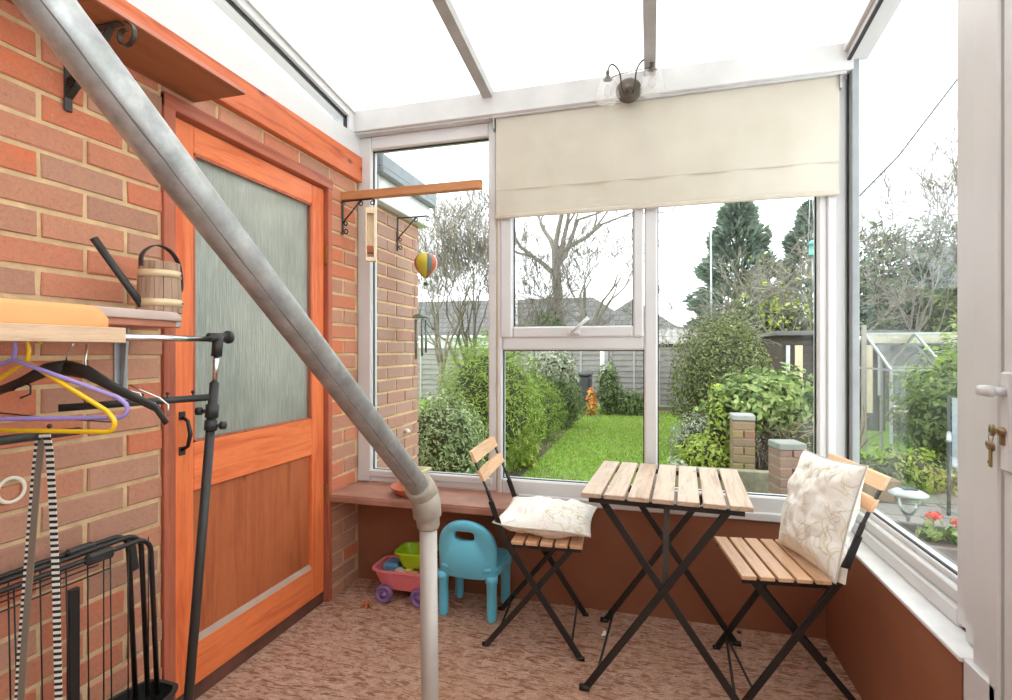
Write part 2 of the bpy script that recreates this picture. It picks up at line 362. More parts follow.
    def build(s, name, mats, parent=None, loc=None, origin=None):
        me = bpy.data.meshes.new(name)
        v = s.v
        o_ = Vector(origin) if origin is not None else Vector((0, 0, 0))
        if origin is not None: v = [tuple(Vector(p)-o_) for p in v]
        me.from_pydata(v, [], s.f)
        mats = mats if isinstance(mats, (list, tuple)) else [mats]
        for m in mats: me.materials.append(m)
        me.polygons.foreach_set('material_index', s.mi); me.polygons.foreach_set('use_smooth', s.sm)
        me.update(); me.validate()
        o = bpy.data.objects.new(name, me); C.objects.link(o)
        if origin is not None: o.location = o_
        if loc is not None: o.location = loc
        if parent is not None: o.parent = parent
        return o
def tag(o, label=None, cat=None, group=None, kind=None):
    if label: o['label'] = label
    if cat: o['category'] = cat
    if group: o['group'] = group
    if kind: o['kind'] = kind
    return o
def thing(name, label, cat, loc=(0, 0, 0), rz=0, group=None):
    o = bpy.data.objects.new(name, None); o.empty_display_size = .05; C.objects.link(o)
    o.location = loc; o.rotation_euler = (0, 0, rz); return tag(o, label, cat, group)
def setting(name, loc=(0, 0, 0)):
    o = bpy.data.objects.new(name, None); C.objects.link(o); o.location = loc; o['kind'] = 'structure'; return o
def struct(name, mb, m):
    o = mb.build(name, m); o['kind'] = 'structure'; return o
def copy_tree(o, parent=None):
    c = o.copy(); C.objects.link(c)
    if parent is not None: c.parent = parent
    for ch in list(o.children): copy_tree(ch, c)
    return c
def smooth(pts, k=5):
    P = [Vector(p) for p in pts]; out = []
    for i in range(len(P)-1):
        a, b, c, d = P[max(i-1, 0)], P[i], P[i+1], P[min(i+2, len(P)-1)]
        for j in range(k):
            t = j/k; out.append(.5*((2*b)+(c-a)*t+(2*a-5*b+4*c-d)*t*t+(3*b-a-3*c+d)*t*t*t))
    return out+[P[-1]]
def scroll(p0, ax, ay, r0, turns=1.3, n=14, shrink=.35, start=0, direction=1):
    """points of a curl in the plane of unit vectors ax, ay, starting at p0"""
    p0 = Vector(p0); ax = Vector(ax); ay = Vector(ay)
    cpt = p0-(ax*math.cos(start)+ay*math.sin(start))*r0
    out = []
    for i in range(n+1):
        f = i/n; t = start+direction*f*turns*2*PI; r = r0*(1-(1-shrink)*f)
        out.append(cpt+(ax*math.cos(t)+ay*math.sin(t))*r)
    return out

# ------------------------------------------------------------------ room constants (metres; floor z 0, camera above the origin)
XL, XR, YB, YF = -1.49, .70, 2.43, -1.5
XG = .76                                   # inner face of the right window
SL = .135                                  # roof fall towards the garden
def roofz(y): return 2.44+SL*(YB-y)

# floor
struct('floor', MB().box(XL-.1, 1.0, YF-.1, YB+.12, -.1, 0), CARPET)
# left brick wall: mortar bed plus single bricks in one mesh
random.seed(3)
def brickwork(mb, plane, a0, a1, z0, z1, z_off, joint, holes=(), face=1, proud=.012, depth=.05, jitter=.002, L=.212, H=.062, J=.013, mi=0):
    """bricks on a plane: plane=('x', X) runs along y, ('y', Y) runs along x; FACE is the side they stand proud to"""
    k0 = math.floor((z0-z_off)/.075); k1 = math.ceil((z1-z_off)/.075)
    for k in range(k0, k1):
        b0 = z_off+.075*k+J/2; b1 = b0+H
        st = joint+(.1125 if k % 2 else 0)
        n0 = math.floor((a0-st)/.225)-1; n1 = math.ceil((a1-st)/.225)+1
        for n in range(n0, n1):
            s0 = st+.225*n+J/2; s1 = s0+L
            segs = [(max(s0, a0), min(s1, a1), max(b0, z0), min(b1, z1))]
            for h in holes:
                nxt = []
                for (p, q, r_, t_) in segs:
                    if q <= h[0] or p >= h[1] or t_ <= h[2] or r_ >= h[3]: nxt.append((p, q, r_, t_)); continue
                    if r_ < h[2]-.02 : nxt.append((p, q, r_, h[2]-.002)); continue
                    if t_ > h[3]+.02: nxt.append((p, q, h[3]+.002, t_)); continue
                    if p < h[0]-.02: nxt.append((p, h[0]-.002, r_, t_))
                    if q > h[1]+.02: nxt.append((h[1]+.002, q, r_, t_))
                segs = nxt
            for (p, q, r_, t_) in segs:
                if q-p < .015 or t_-r_ < .012: continue
                e = lambda: random.uniform(-jitter, jitter)
                pr = proud+random.uniform(-.003, .002)
                c = .003
                vs = []
                for dz, ins in ((-depth, 0), (pr-c, 0), (pr, c)):
                    for (a, z) in ((p+ins, r_+ins), (q-ins, r_+ins), (q-ins, t_-ins), (p+ins, t_-ins)):
                        a += e(); z += e()
                        d = plane[1]+face*dz
                        vs.append((d, a, z) if plane[0] == 'x' else (a, d, z))
                fs = [(8, 9, 10, 11)]
                for i in (0, 4):
                    for j in range(4): fs.append((i+j, i+(j+1) % 4, i+4+(j+1) % 4, i+4+j))
                mb.add(vs, fs, mi)
wl = MB()
DOOR = (1.294, 2.192, -1, 2.018)
brickwork(wl, ('x', XL-.010), YF, YB, 0, 2.20, .058, 1.061, [DOOR])
wl.box(XL-.2, XL-.004, YF, DOOR[0], 0, 2.2, 1); wl.box(XL-.2, XL-.004, DOOR[1], YB+.05, 0, 2.2, 1); wl.box(XL-.2, XL-.004, DOOR[0], DOOR[1], DOOR[3], 2.2, 1)
struct('wall_left', wl, [BRICK, MORTAR])
# back wall below the windows, right wall below the window, wall behind the camera
struct('wall_back', MB().box(XL-.2, .83, YB+.01, YB+.12, 0, .475).box(XL, -.60, YB+.01, YB+.12, .475, .49), BROWNWALL)
wr = MB().box(XR, .83, 1.46, YB+.01, 0, .475, 0)
struct('wall_right', wr, BROWNWALL)
struct('wall_front', MB().box(XL-.2, 1.0, YF-.12, YF, 0, 3.1), UPVC2)
# trims: plaster bits at the foot of the corner
struct('trim_1', MB().box(XL-.02, XG+.02, 2.375, 2.47, 2.33, 2.44, ch=.004).box(XL-.02, XG, 2.39, 2.47, 2.322, 2.33), UPVC2)      # beam over the back windows
# orange fascia and white board along the left wall
fa = MB().box(XL-.02, XL+.028, YF, 2.43, 2.085, 2.215, ch=.003)
struct('trim_2', fa, FASCIA)
struct('trim_3', MB().box(XL-.12, XL+.012, YF, 2.45, 2.215, 2.325, ch=.003), UPVC)
# rafters
for i, xr in enumerate((-.755, -.005, .0)):
    if i == 2: break
    mb = MB()
    y0, y1 = YF, 2.40
    z0, z1 = roofz(y0), roofz(y1)
    w = .024
    vs = [(xr-w, y0, z0-.035), (xr+w, y0, z0-.035), (xr+w, y1, z1-.035), (xr-w, y1, z1-.035), (xr-w, y0, z0+.01), (xr+w, y0, z0+.01), (xr+w, y1, z1+.01), (xr-w, y1, z1+.01)]
    mb.add(vs, [(0, 3, 2, 1), (4, 5, 6, 7), (0, 1, 5, 4), (1, 2, 6, 5), (2, 3, 7, 6), (3, 0, 4, 7)])
    struct('trim_%d' % (4+i), mb, plain('rafter_paint_%d' % i, (.42, .41, .40, 1), .6))
# ceiling: twin wall sheets between the rafters
for i, (a, b) in enumerate(((XL+.015, -.757), (-.753, -.007), (-.003, .745))):
    y0, y1 = YF-.1, 2.50
    vs = []
    for dz in (.006, .016):
        vs += [(a, y0, roofz(y0)+dz), (b, y0, roofz(y0)+dz), (b, y1, roofz(y1)+dz), (a, y1, roofz(y1)+dz)]
    o = MB().add(vs, [(0, 3, 2, 1), (4, 5, 6, 7), (0, 1, 5, 4), (1, 2, 6, 5), (2, 3, 7, 6), (3, 0, 4, 7)]).build('ceiling', CEIL)
    o['kind'] = 'structure'

# ------------------------------------------------------------------ windows
def frame_rect(mb, x0, x1, z0, z1, wl_, wr_, wb, wt, y0, y1, ch=.006, mi=0):
    """upvc profile around an opening in an xz plane"""
    mb.box(x0, x0+wl_, y0, y1, z0, z1, mi, ch=ch); mb.box(x1-wr_, x1, y0, y1, z0, z1, mi, ch=ch)
    mb.box(x0+wl_, x1-wr_, y0+.002, y1, z0, z0+wb, mi, ch=ch); mb.box(x0+wl_, x1-wr_, y0+.002, y1, z1-wt, z1, mi, ch=ch)
def pane_xz(mb, x0, x1, z0, z1, y): mb.box(x0, x1, y-.009, y+.009, z0, z1)
GASK = .006
def gasket(mb, x0, x1, z0, z1, y):
    g = .005
    mb.box(x0, x0+g, y-.02, y-.01, z0, z1); mb.box(x1-g, x1, y-.02, y-.01, z0, z1); mb.box(x0, x1, y-.02, y-.01, z0, z0+g*.6); mb.box(x0, x1, y-.02, y-.01, z1-g, z1)
w1 = setting('window_1', (0, 0, 0))
mb = MB(); frame_rect(mb, -1.492, -.728, .515, 2.322, .079, .04, .062, .07, YB, YB+.07)
mb.box(-1.43, -.75, YB-.004, YB+.03, .545, .578, ch=.004)
mb.build('frame', UPVC, w1)
pm = MB(); pane_xz(pm, -1.414, -.768, .577, 2.252, 2.475); pm.build('pane', GLASS, w1)
gm = MB(); gasket(gm, -1.414, -.768, .577, 2.252, 2.475); gm.build('gasket', GASKET, w1)
w2 = setting('window_2', (0, 0, 0))
mb = MB()
mb.box(-.722, -.700, YB-.004, YB+.07, .50, 2.322, ch=.004)
mb.box(-.700, .668, YB, YB+.07, .50, .578, ch=.006); mb.box(-.722, .74, YB-.012, YB+.04, .476, .512, ch=.004)
mb.box(-.700, .668, YB, YB+.07, 2.25, 2.322, ch=.006)
mb.box(-.030, .028, YB-.004, YB+.07, .578, 2.25, ch=.008)
mb.box(-.700, -.030, YB-.002, YB+.07, 1.204, 1.268, ch=.008)
mb.box(.668, .775, YB, YB+.07, .476, 2.33, ch=.008); mb.box(.700, .735, YB-.012, YB, .51, 2.33, ch=.004)
mb.build('frame', UPVC, w2)
sa = MB(); frame_rect(sa, -.706, -.033, 1.262, 2.25, .062, .045, .055, .05, YB-.012, YB+.05, ch=.008)
sash = sa.build('opening_sash', UPVC, w2)
hb = MB().box(-.375, -.318, YB-.022, YB-.012, 1.275, 1.292, ch=.003).lathe([(.012, 0), (.012, .02), (.008, .028)], 12, (0, 0, 0), M=Matrix.Translation((-.345, YB-.02, 1.292)) @ Matrix.Rotation(R(90), 4, 'X'))
hb.tube([(-.348, YB-.045, 1.290), (-.315, YB-.05, 1.318), (-.275, YB-.05, 1.352)], [.007, .008, .009], 8)
hd = hb.build('handle', UPVC, sash); hd['label'] = 'white lever handle of the opening sash'
pm = MB(); pane_xz(pm, -.644, -.078, 1.317, 2.2, 2.465); pm.build('pane', GLASS, sash)
gm = MB(); gasket(gm, -.644, -.078, 1.317, 2.2, 2.465); gm.build('gasket', GASKET, sash)
pm = MB(); pane_xz(pm, -.700, -.030, .578, 1.204, 2.475); pm.build('pane', GLASS, w2)
gm = MB(); gasket(gm, -.700, -.030, .578, 1.204, 2.475); gm.build('gasket', GASKET, w2)
pm = MB(); pane_xz(pm, .028, .668, .578, 2.25, 2.475); pm.build('pane', GLASS, w2)
gm = MB(); gasket(gm, .028, .668, .578, 2.25, 2.475); gm.build('gasket', GASKET, w2)
# the thin gap strip between windows 1 and 2
struct('trim_6', MB().box(-.7285, -.7215, YB+.004, YB+.05, .5, 2.322), plain('yellowed_sealant', srgb(200, 176, 120), .7))
# mastic marks beside the mullion
# right hand window: runs along y, head follows the roof
w3 = setting('window_3', (0, 0, 0))
mb = MB()
def sbox(mb, x0, x1, ya, yb, za0, za1, zb0, zb1, mi=0):
    vs = [(x0, ya, za0), (x1, ya, za0), (x1, yb, zb0), (x0, yb, zb0), (x0, ya, za1), (x1, ya, za1), (x1, yb, zb1), (x0, yb, zb1)]
    mb.add(vs, [(0, 3, 2, 1), (4, 5, 6, 7), (0, 1, 5, 4), (1, 2, 6, 5), (2, 3, 7, 6), (3, 0, 4, 7)], mi)
XO = XG+.075
mb.box(XG-.002, XO, 1.530, 1.605, .5, 2.60, ch=.006)         # near stile
mb.box(XG+.012, XO, 1.575, 1.625, .585, 2.56, ch=.004)
mb.box(XG, XO, 1.605, 2.43, .487, .535, ch=.005)
mb.box(XG+.012, XO, 1.605, 2.42, .535, .575, ch=.005)
mb.box(XG+.030, XO, 1.605, 2.40, .575, .592, ch=.003)
sbox(mb, XG+.0, XO, 1.3, 2.40, roofz(1.3)-.075, roofz(1.3), roofz(2.4)-.075, roofz(2.4))
sbox(mb, XG-.015, XG+.03, 1.3, 2.40, roofz(1.3)-.045, roofz(1.3)+.0, roofz(2.4)-.045, roofz(2.4)+.0)
mb.build('frame', UPVC, w3)
pm = MB(); sbox(pm, XG+.048, XG+.066, 1.60, 2.38, .590, roofz(1.6)-.07, .590, roofz(2.38)-.07); pm.build('pane', GLASS_D, w3)
gm = MB(); gm.box(XG+.012, XG+.0168, 2.418, 2.43, .49, 2.40); gm.box(XG+.038, XG+.046, 1.62, 2.37, .592, .597)
sbox(gm, XG-.003, XG+.01, 1.4, 2.38, roofz(1.4)-.083, roofz(1.4)-.075, roofz(2.38)-.083, roofz(2.38)-.075); gm.build('gasket', GASKET, w3)
MB().box(XG+.017, XG+.044, 2.385, 2.44, .5, 2.40, ch=.003).build('shaded_far_stile', plain('shaded_white_pvc', (.30, .32, .325, 1), .5), w3)  # white far stile, its shade painted in as a grey colour
struct('trim_7', MB().box(XR-.008, XG+.01, 1.452, YB+.005, .475, .487, ch=.002), plain('white_sill_strip', (.8, .79, .78, 1), .3))
# near post and the door beside it
po = MB().box(XR, XO, 1.335, 1.455, 0, .487, ch=.004)
po.box(XG-.018, XO, 1.335, 1.535, .487, 2.62, ch=.006).box(XR+.010, XO, 1.335, 1.438, .480, 2.62, ch=.005).box(XR+.030, XO, 1.43, 1.475, .487, 2.62, ch=.006).box(XR, XG, 1.325, 1.36, 0, 2.62, ch=.004)
struct('trim_8', po, UPVC)
d2 = setting('door_2')
dm = MB().box(XR+.004, XR+.06, .42, 1.30, .02, 2.10, ch=.004)
dm.build('door_frame', MATS['black_gasket'], d2).location = (.012, 0, 0)
dm = MB().box(XR+.002, XR+.06, 1.20, 1.315, .03, 2.75, ch=.005).box(XR+.002, XR+.06, .43, .54, .03, 2.75, ch=.005).box(XR+.004, XR+.058, .54, 1.20, .03, .85, ch=.004).box(XR+.004, XR+.058, .54, 1.20, 1.95, 2.75, ch=.004)
for o in list(d2.children): bpy.data.objects.remove(o)
leaf = dm.build('door_leaf', UPVC, d2)
pm = MB().box(XR+.025, XR+.043, .54, 1.20, .85, 1.95); pm.build('pane', GLASS, leaf)
MB().box(XR+.02, XR+.06, 1.3155, 1.3245, .0, 2.75).build('gasket', plain('red_brown_door_seal', srgb(90, 48, 44), .6), d2)
hm = MB().box(XR-.010, XR+.002, 1.272, 1.303, .955, 1.158, ch=.004)
plate = hm.build('handle_plate', UPVC, leaf)
hl = MB().tube([(XR-.008, 1.288, 1.118), (XR-.036, 1.288, 1.118)], .009, 10).tube([(XR-.036, 1.278, 1.118), (XR-.037, 1.30, 1.118), (XR-.036, 1.322, 1.117)], [.011, .011, .010], 10, flat=(1.1, .7))
hl.build('lever', UPVC, plate)
MB().tube([(XR-.018, 1.290, 1.036), (XR-.005, 1.290, 1.036)], .009, 12).box(XR-.016, XR-.008, 1.285, 1.295, 1.008, 1.036, ch=.002).build('lock_cylinder', BRASS, plate)
# rest of the right side towards the house, with its own glazing
struct('wall_right', MB().box(XR, XO, YF, .43, 0, .8).box(XR, XO, -.55, -.45, .8, 2.9), UPVC2)
pm = MB(); pm.box(XG, XG+.02, YF, -.55, .8, 2.9).box(XG, XG+.02, -.45, .43, .8, 2.9)
o = pm.build('window_4', GLASS); o['kind'] = 'structure'

# clerestory over the left wall
w5 = setting('window_5')
mb = MB()
sbox(mb, XL-.085, XL+.01, YF, 2.44, roofz(YF)-.055, roofz(YF)+.004, roofz(2.44)-.055, roofz(2.44)+.004)
sbox(mb, XL-.02, XL+.022, YF, 2.40, roofz(YF)-.022, roofz(YF)+.003, roofz(2.40)-.022, roofz(2.40)+.003)
mb.box(XL-.085, XL+.012, 2.335, 2.45, 2.325, 2.445, ch=.002)
mb.build('frame', UPVC, w5)
gm = MB(); sbox(gm, XL-.02, XL-.008, YF, 2.33, roofz(YF)-.066, roofz(YF)-.055, roofz(2.33)-.066, roofz(2.33)-.055); gm.box(XL-.02, XL-.004, 2.328, 2.338, 2.325, roofz(2.33)-.05); gm.build('gasket', GASKET, w5)
pm = MB(); sbox(pm, XL-.05, XL-.032, YF, 2.34, 2.322, roofz(YF)-.05, 2.322, roofz(2.34)-.05); pm.build('pane', GLASS, w5)

# ------------------------------------------------------------------ timber door
d1 = setting('door_1')
lin = MB().box(XL-.10, XL+.010, 1.290, 1.333, 0, 2.016, ch=.002).box(XL-.10, XL+.010, 2.160, 2.19, 0, 2.016, ch=.003)
lin.build('door_lining', LINING, d1)
MB().box(XL-.10, XL+.012, 1.290, 2.195, 1.976, 2.022, ch=.002).build('lining_head', LININGH, d1)
MB().box(XL-.10, XL-.018, 1.333, 2.16, 0, .055, ch=.002).build('threshold', KICK, d1)
LX0, LX1 = XL-.055, XL-.012
st = MB().box(LX0, LX1, 1.340, 1.422, .056, 1.968, ch=.003).box(LX0, LX1, 2.064, 2.153, .056, 1.968, ch=.003)
leaf = st.build('door_leaf', DOORW, d1)
MB().box(LX0, LX1-.001, 1.422, 2.064, 1.876, 1.968, ch=.003).box(LX0, LX1-.001, 1.422, 2.064, .722, .888, ch=.003).box(LX0, LX1-.001, 1.422, 2.064, .056, .20, ch=.003).build('door_rail', DOORH, leaf)
MB().box(LX0+.008, LX1-.016, 1.415, 2.07, .19, .73).build('door_panel', PANEL, leaf)
vs = [(LX1-.016, 1.422, .218), (LX1-.016, 2.064, .218), (LX1-.001, 2.064, .199), (LX1-.001, 1.422, .199), (LX1-.018, 1.422, .199), (LX1-.018, 2.064, .199)]
MB().add(vs, [(0, 1, 2, 3), (0, 3, 4), (1, 5, 2), (0, 4, 5, 1)]).build('panel_bead', BEAD, leaf)
gb = MB()
for (a, b, c_, d_) in ((1.422, 2.064, .888, .895), (1.422, 2.064, 1.868, 1.876)): gb.box(LX1-.014, LX1-.002, a, b, c_, d_)
gb.box(LX1-.014, LX1-.002, 2.056, 2.064, .888, 1.876); gb.box(LX1-.014, LX1-.002, 1.422, 1.430, .888, 1.876)
gb.build('glazing_bead', LINING, leaf)
MB().box(LX0+.015, LX0+.021, 1.415, 2.07, .88, 1.885).build('pane', OBSC, leaf)
h = MB()
for z in (.985, .868):
    h.box(LX1, LX1+.004, 1.362, 1.386, z-.014, z+.014, ch=.001)
h.tube([(LX1+.004, 1.374, .980), (LX1+.026, 1.374, .968), (LX1+.036, 1.374, .925), (LX1+.026, 1.374, .885), (LX1+.004, 1.374, .872)], [.006, .006, .007, .006, .006], 8)
h.build('pull_handle', BLACKM, leaf)
for z in (1.66, .52):
    MB().box(LX1-.002, XL+.004, 2.150, 2.164, z-.045, z+.045, ch=.001).tube([(XL-.002, 2.158, z-.045), (XL-.002, 2.158, z+.045)], .006, 8).build('hinge', BRASSH, leaf)

# ------------------------------------------------------------------ ledge, blind, sconce
tag(MB().box(XL, -.612, 2.175, YB+.008, .492, .513, ch=.003).box(XL, -.612, 2.172, 2.19, .478, .505, ch=.002).build('window_ledge', LEDGE), 'red-brown painted board ledge under the left window', 'ledge')
bl = thing('roller_blind', 'cream roller blind pulled a third down over the back window', 'blind', (.006, 2.405, 1.836))
bm = MB(); n = 40
vs = []; fs = []
for i in range(n+1):
    for j in range(9):
        x = -.728+1.46*i/n; z = .018+.466*j/8
        yy = -.0035*math.sin(i*.9)*math.sin(j*.8)
        vs.append((x, yy, z))
for i in range(n):
    for j in range(8):
        a = i*9+j; fs.append((a, a+9, a+10, a+1))
k = len(vs); vs += [(x, y+.0015, z) for x, y, z in vs]; fs += [tuple(q+k for q in f[::-1]) for f in fs]
bm.add(vs, fs, 0, True); bm.build('fabric', BLIND, bl)
MB().box(-.730, .732, -.006, .006, 0, .020, ch=.004).build('bottom_bar', SEAMS, bl)
MB().box(-.728, .730, -.0035, -.001, .135, .139).build('seam', SEAMS, bl)
MB().tube([(-.73, .008, .486), (.732, .008, .486)], .004, 10).build('roller', SEAMS, bl)
for a, b in ((.731, .742), (-.742, -.733)): MB().box(a, b, -.012, .02, .43, .492, ch=.002).build('end_bracket', GREYM, bl)
# wall light on the beam
sc = thing('wall_light', 'bronze two-arm wall light with frosted bell shades on white beam', 'light', (-.096, 2.375, 2.356))
MB().lathe([(.055, 0), (.056, .006), (.048, .012), (.046, .014), (.030, .018), (.012, .026), (.008, .034)], 32, M=Matrix.Rotation(R(90), 4, 'X')).build('back_plate', BRONZE, sc)
for sgn, cx, cz in ((-1, -.086, .028), (1, .100, .044)):
    pts = [Vector((sgn*.018, -.02, -.018)), Vector((sgn*.028, -.055, 0)), Vector((sgn*.036, -.075, .05)), Vector((sgn*.062, -.08, .085)), Vector((cx-sgn*.006, -.08, .078)), Vector((cx, -.08, cz+.02))]
    arm = MB().tube(smooth(pts), .0035, 8).build('arm', BRONZE, sc)
    MB().lathe([(.006, 0), (.009, -.012), (.006, -.018), (.011, -.028), (.014, -.034), (.020, -.040)], 16, (cx, -.08, cz+.034)).build('lamp_holder', BRONZE, arm)
    MB().lathe([(.016, 0), (.030, -.010), (.040, -.030), (.046, -.060), (.052, -.082), (.050, -.092), (.034, -.106), (.010, -.118), (.004, -.126)], 28, (cx, -.08, cz-.002)).build('lamp_shade', FROST, arm)
    MB().lathe([(.010, 0), (.016, -.02), (.016, -.04), (.004, -.055)], 14, (cx, -.08, cz-.03)).build('bulb', FROST, arm)
MB().tube(smooth([(-.080, -.08, .024), (-.04, -.085, .036), (.02, -.085, .042), (.094, -.08, .050)]), .002, 6).build('cross_wire', BRONZE, sc)

# ------------------------------------------------------------------ upper shelf with scroll bracket, high on the left wall
us = thing('wall_shelf', 'long brown painted shelf high on the brick wall above the door', 'shelf', (XL, 0, 2.038))
MB().box(.002, .212, YF+.1, 1.41, 0, .015, ch=.002).build('board', SHELFB, us)
MB().box(.210, .2135, YF+.1, 1.41, .002, .0145).build('front_edge', plain('pinkish_shelf_edge', srgb(206, 128, 108), .5), us)
br = MB()
Yb = 1.012
br.box(.004, .009, Yb-.010, Yb+.010, -.205, -.002, ch=.001).box(.004, .19, Yb-.010, Yb+.010, -.006, -.001, ch=.001)
def ribbon(mb, pts, w, t, axis=(0, 1, 0)):
    P = [Vector(p) for p in pts]; vs = []; A = Vector(axis)
    for i, p in enumerate(P):
        d = (P[min(i+1, len(P)-1)]-P[max(i-1, 0)]).normalized(); n_ = d.cross(A).normalized()
        for a, b in ((-1, -1), (1, -1), (1, 1), (-1, 1)): vs.append(p+A*a*w/2+n_*b*t/2)
    fs = [(0, 1, 2, 3), tuple(4*(len(P)-1)+k for k in (3, 2, 1, 0))]
    for i in range(len(P)-1):
        for k in range(4): fs.append((4*i+k, 4*i+4+k, 4*i+4+(k+1) % 4, 4*i+(k+1) % 4))
    mb.add(vs, fs)
ribbon(br, [(.008, Yb, -.17), (.03, Yb, -.15), (.14, Yb, -.03), (.155, Yb, -.008)], .018, .004)
ribbon(br, scroll((.205, Yb, -.004), (0, 0, 1), (1, 0, 0), .034, 1.05, 22, .45, 0, 1), .012, .003)
ribbon(br, scroll((.009, Yb, -.135), (-1, 0, 0), (0, 0, 1), .020, 1.1, 16, .35, 0, 1), .018, .004)
br.build('scroll_bracket', BROWNBLACK, us)

# timber bar on scroll bracket at the window corner, and the things hung there
tb = thing('timber_bar', 'orange square timber bar on a black scroll bracket by the left window', 'bar', (XL, 2.285, 1.95))
MB().box(.002, .735, -.017, .017, 0, .040, ch=.002).build('bar', BARW, tb)
def hook_bracket(L, Hh):
    b = MB(); b.box(.002, .008, -.007, .007, -Hh, 0, ch=.001).box(.002, L, -.007, .007, -.005, 0, ch=.001)
    b.tube([(.008, 0, -Hh*.62), (L*.32, 0, -Hh*.35), (L*.62, 0, -.005)], .004, 6)
    b.tube(scroll((L*.62, 0, -.006), (0, 0, 1), (1, 0, 0), .014, 1.1, 12, .4), .003, 6)
    b.tube(scroll((L, 0, -.004), (0, 0, 1), (1, 0, 0), .015, 1.1, 12, .4), .003, 6)
    b.tube(scroll((.008, 0, -Hh*.68), (-1, 0, 0), (0, 0, 1), .013, 1.1, 12, .4), .003, 6)
    b.tube(scroll((.008, 0, -Hh*.92), (-1, 0, 0), (0, 0, 1), .015, 1.1, 12, .4), .003, 6)
    return b
hook_bracket(.17, .17).build('scroll_bracket', BLACKM, tb)
orn = thing('hanging_ornament', 'pale wooden slotted ornament hanging from the timber bar bracket', 'ornament', (-1.327, 2.285, 1.64), R(25))
MB().box(-.026, -.018, -.02, .02, 0, .262, ch=.002).box(.014, .026, -.022, .022, 0, .272, ch=.002).box(-.018, .014, .012, .02, 0, .262).box(-.018, .014, -.02, .02, .235, .262).box(-.018, .014, -.02, .02, 0, .02).build('frame', PALEWOOD, orn)
MB().box(-.020, .012, -.019, .010, .04, .075, ch=.003).build('block', REDWOOD, orn)
MB().tube([(0, 0, .262), (0, 0, .29), (.002, 0, .305)], .0012, 5).build('cord', GREYM, orn)

# ------------------------------------------------------------------ galvanised handrail
hr = thing('handrail', 'galvanised steel tube handrail sloping down to an upright post', 'handrail', (-.480, 1.085, 0))
base = Vector((-.480, 1.085, 0))
ax = Vector((0.0756, 0.7315, -0.6777)).normalized()
p_end = Vector((-.4925, 1.075, .882)); p0 = p_end-ax*1.95
r1 = MB().tube([p0-base, p_end+ax*.01-base], .0242, 32).build('rail', GALV, hr)
MB().tube([(.004, -.002, 0), (-.004, -.004, .83)], .0195, 28).lathe([(.045, 0), (.045, .006), (.022, .012)], 28, (.004, -.002, 0)).build('post', plain('dull_zinc_post', srgb(188, 178, 170), .5, .35, var=.05, nscale=14), hr)
f = MB()
f.tube([Vector((-.004, -.003, .800)), Vector((-.004, -.003, .806)), Vector((-.005, -.003, .822)), Vector((-.006, -.003, .828)), Vector((-.008, -.006, .862)), Vector((-.010, -.010, .880))], [.0225, .0255, .0260, .0315, .0325, .029], 28)
q = p_end-base
f.tube([q+ax*.022, q-ax*.012, q-ax*.030, q-ax*.034], [.0300, .0328, .0328, .0295], 28)
f.build('elbow_fitting', plain('cast_grey_fitting', srgb(172, 160, 146), .6, .2, var=.1, nscale=20), hr)
tc_ = Vector((.565, -.368, -.335)); tc_ = (tc_-ax*tc_.dot(ax)).normalized(); sd_ = ax.cross(tc_)
if sd_.z > 0: sd_ = -sd_
nn_ = (tc_+sd_*.12).normalized()*.0236
m_ = MB(); random.seed(4)
m_.tube([p0-base+nn_+ax*(1.95*k/60)+sd_*random.uniform(-.0006, .0006) for k in range(59)], [random.uniform(.0008, .0017) for _ in range(59)], 6); m_.build('weld_seam', plain('dark_weld_seam', srgb(112, 108, 104), .7), hr)
MB().tube([Vector((.03, -1.36, 2.10))+Vector((-.15, 0, 0)), Vector((-.12, -1.36, 0))], .0242, 20).build('post', GALV, hr)

# ------------------------------------------------------------------ folding table and chairs
def slat_rod(mb, p, q, r=.005): mb.tube([p, q], r, 8)
tt = thing('folding_table', 'small folding slatted wooden table with crossed black metal legs', 'table', (.054, 2.075, 0), R(-3.3))
for i in range(7):
    x = -.2745+i*.0798
    MB().box(x, x+.0690, -.278, .278, .692, .708, ch=.002).build('tabletop_slat', SLAT, tt)
for s in (-1, 1): MB().box(-.250, .250, s*.247, s*.262, .672, .6915, ch=.001).build('top_rail', BLACKM, tt)
for y, sx in ((-.232, 1), (.232, 1)):
    MB().bar((-.215, y, .685), (.262, y, .012), .024, .010, (0, 1, 0), ch=.001).tube([(.250, y, .01), (.285, y, .01)], .011, 10).build('leg', BLACKM, tt)
for y in (-.244, .244):
    MB().bar((.205, y*.99, .685), (-.262, y, .012), .024, .010, (0, 1, 0), ch=.001).tube([(-.250, y, .01), (-.285, y, .01)], .011, 10).build('leg', BLACKM, tt)
rod = MB(); slat_rod(rod, (-.222, -.244, .075), (-.222, .244, .075)); rod.build('stretcher', BLACKM, tt)
rod = MB(); slat_rod(rod, (.222, -.232, .075), (.222, .232, .075)); rod.build('stretcher', BLACKM, tt)
MB().bar((.010, -.226, .675), (.004, -.226, .365), .020, .004, (0, 1, 0)).build('brace', plain('worn_steel_brace', (.09, .085, .08, 1), .35, .4), tt)
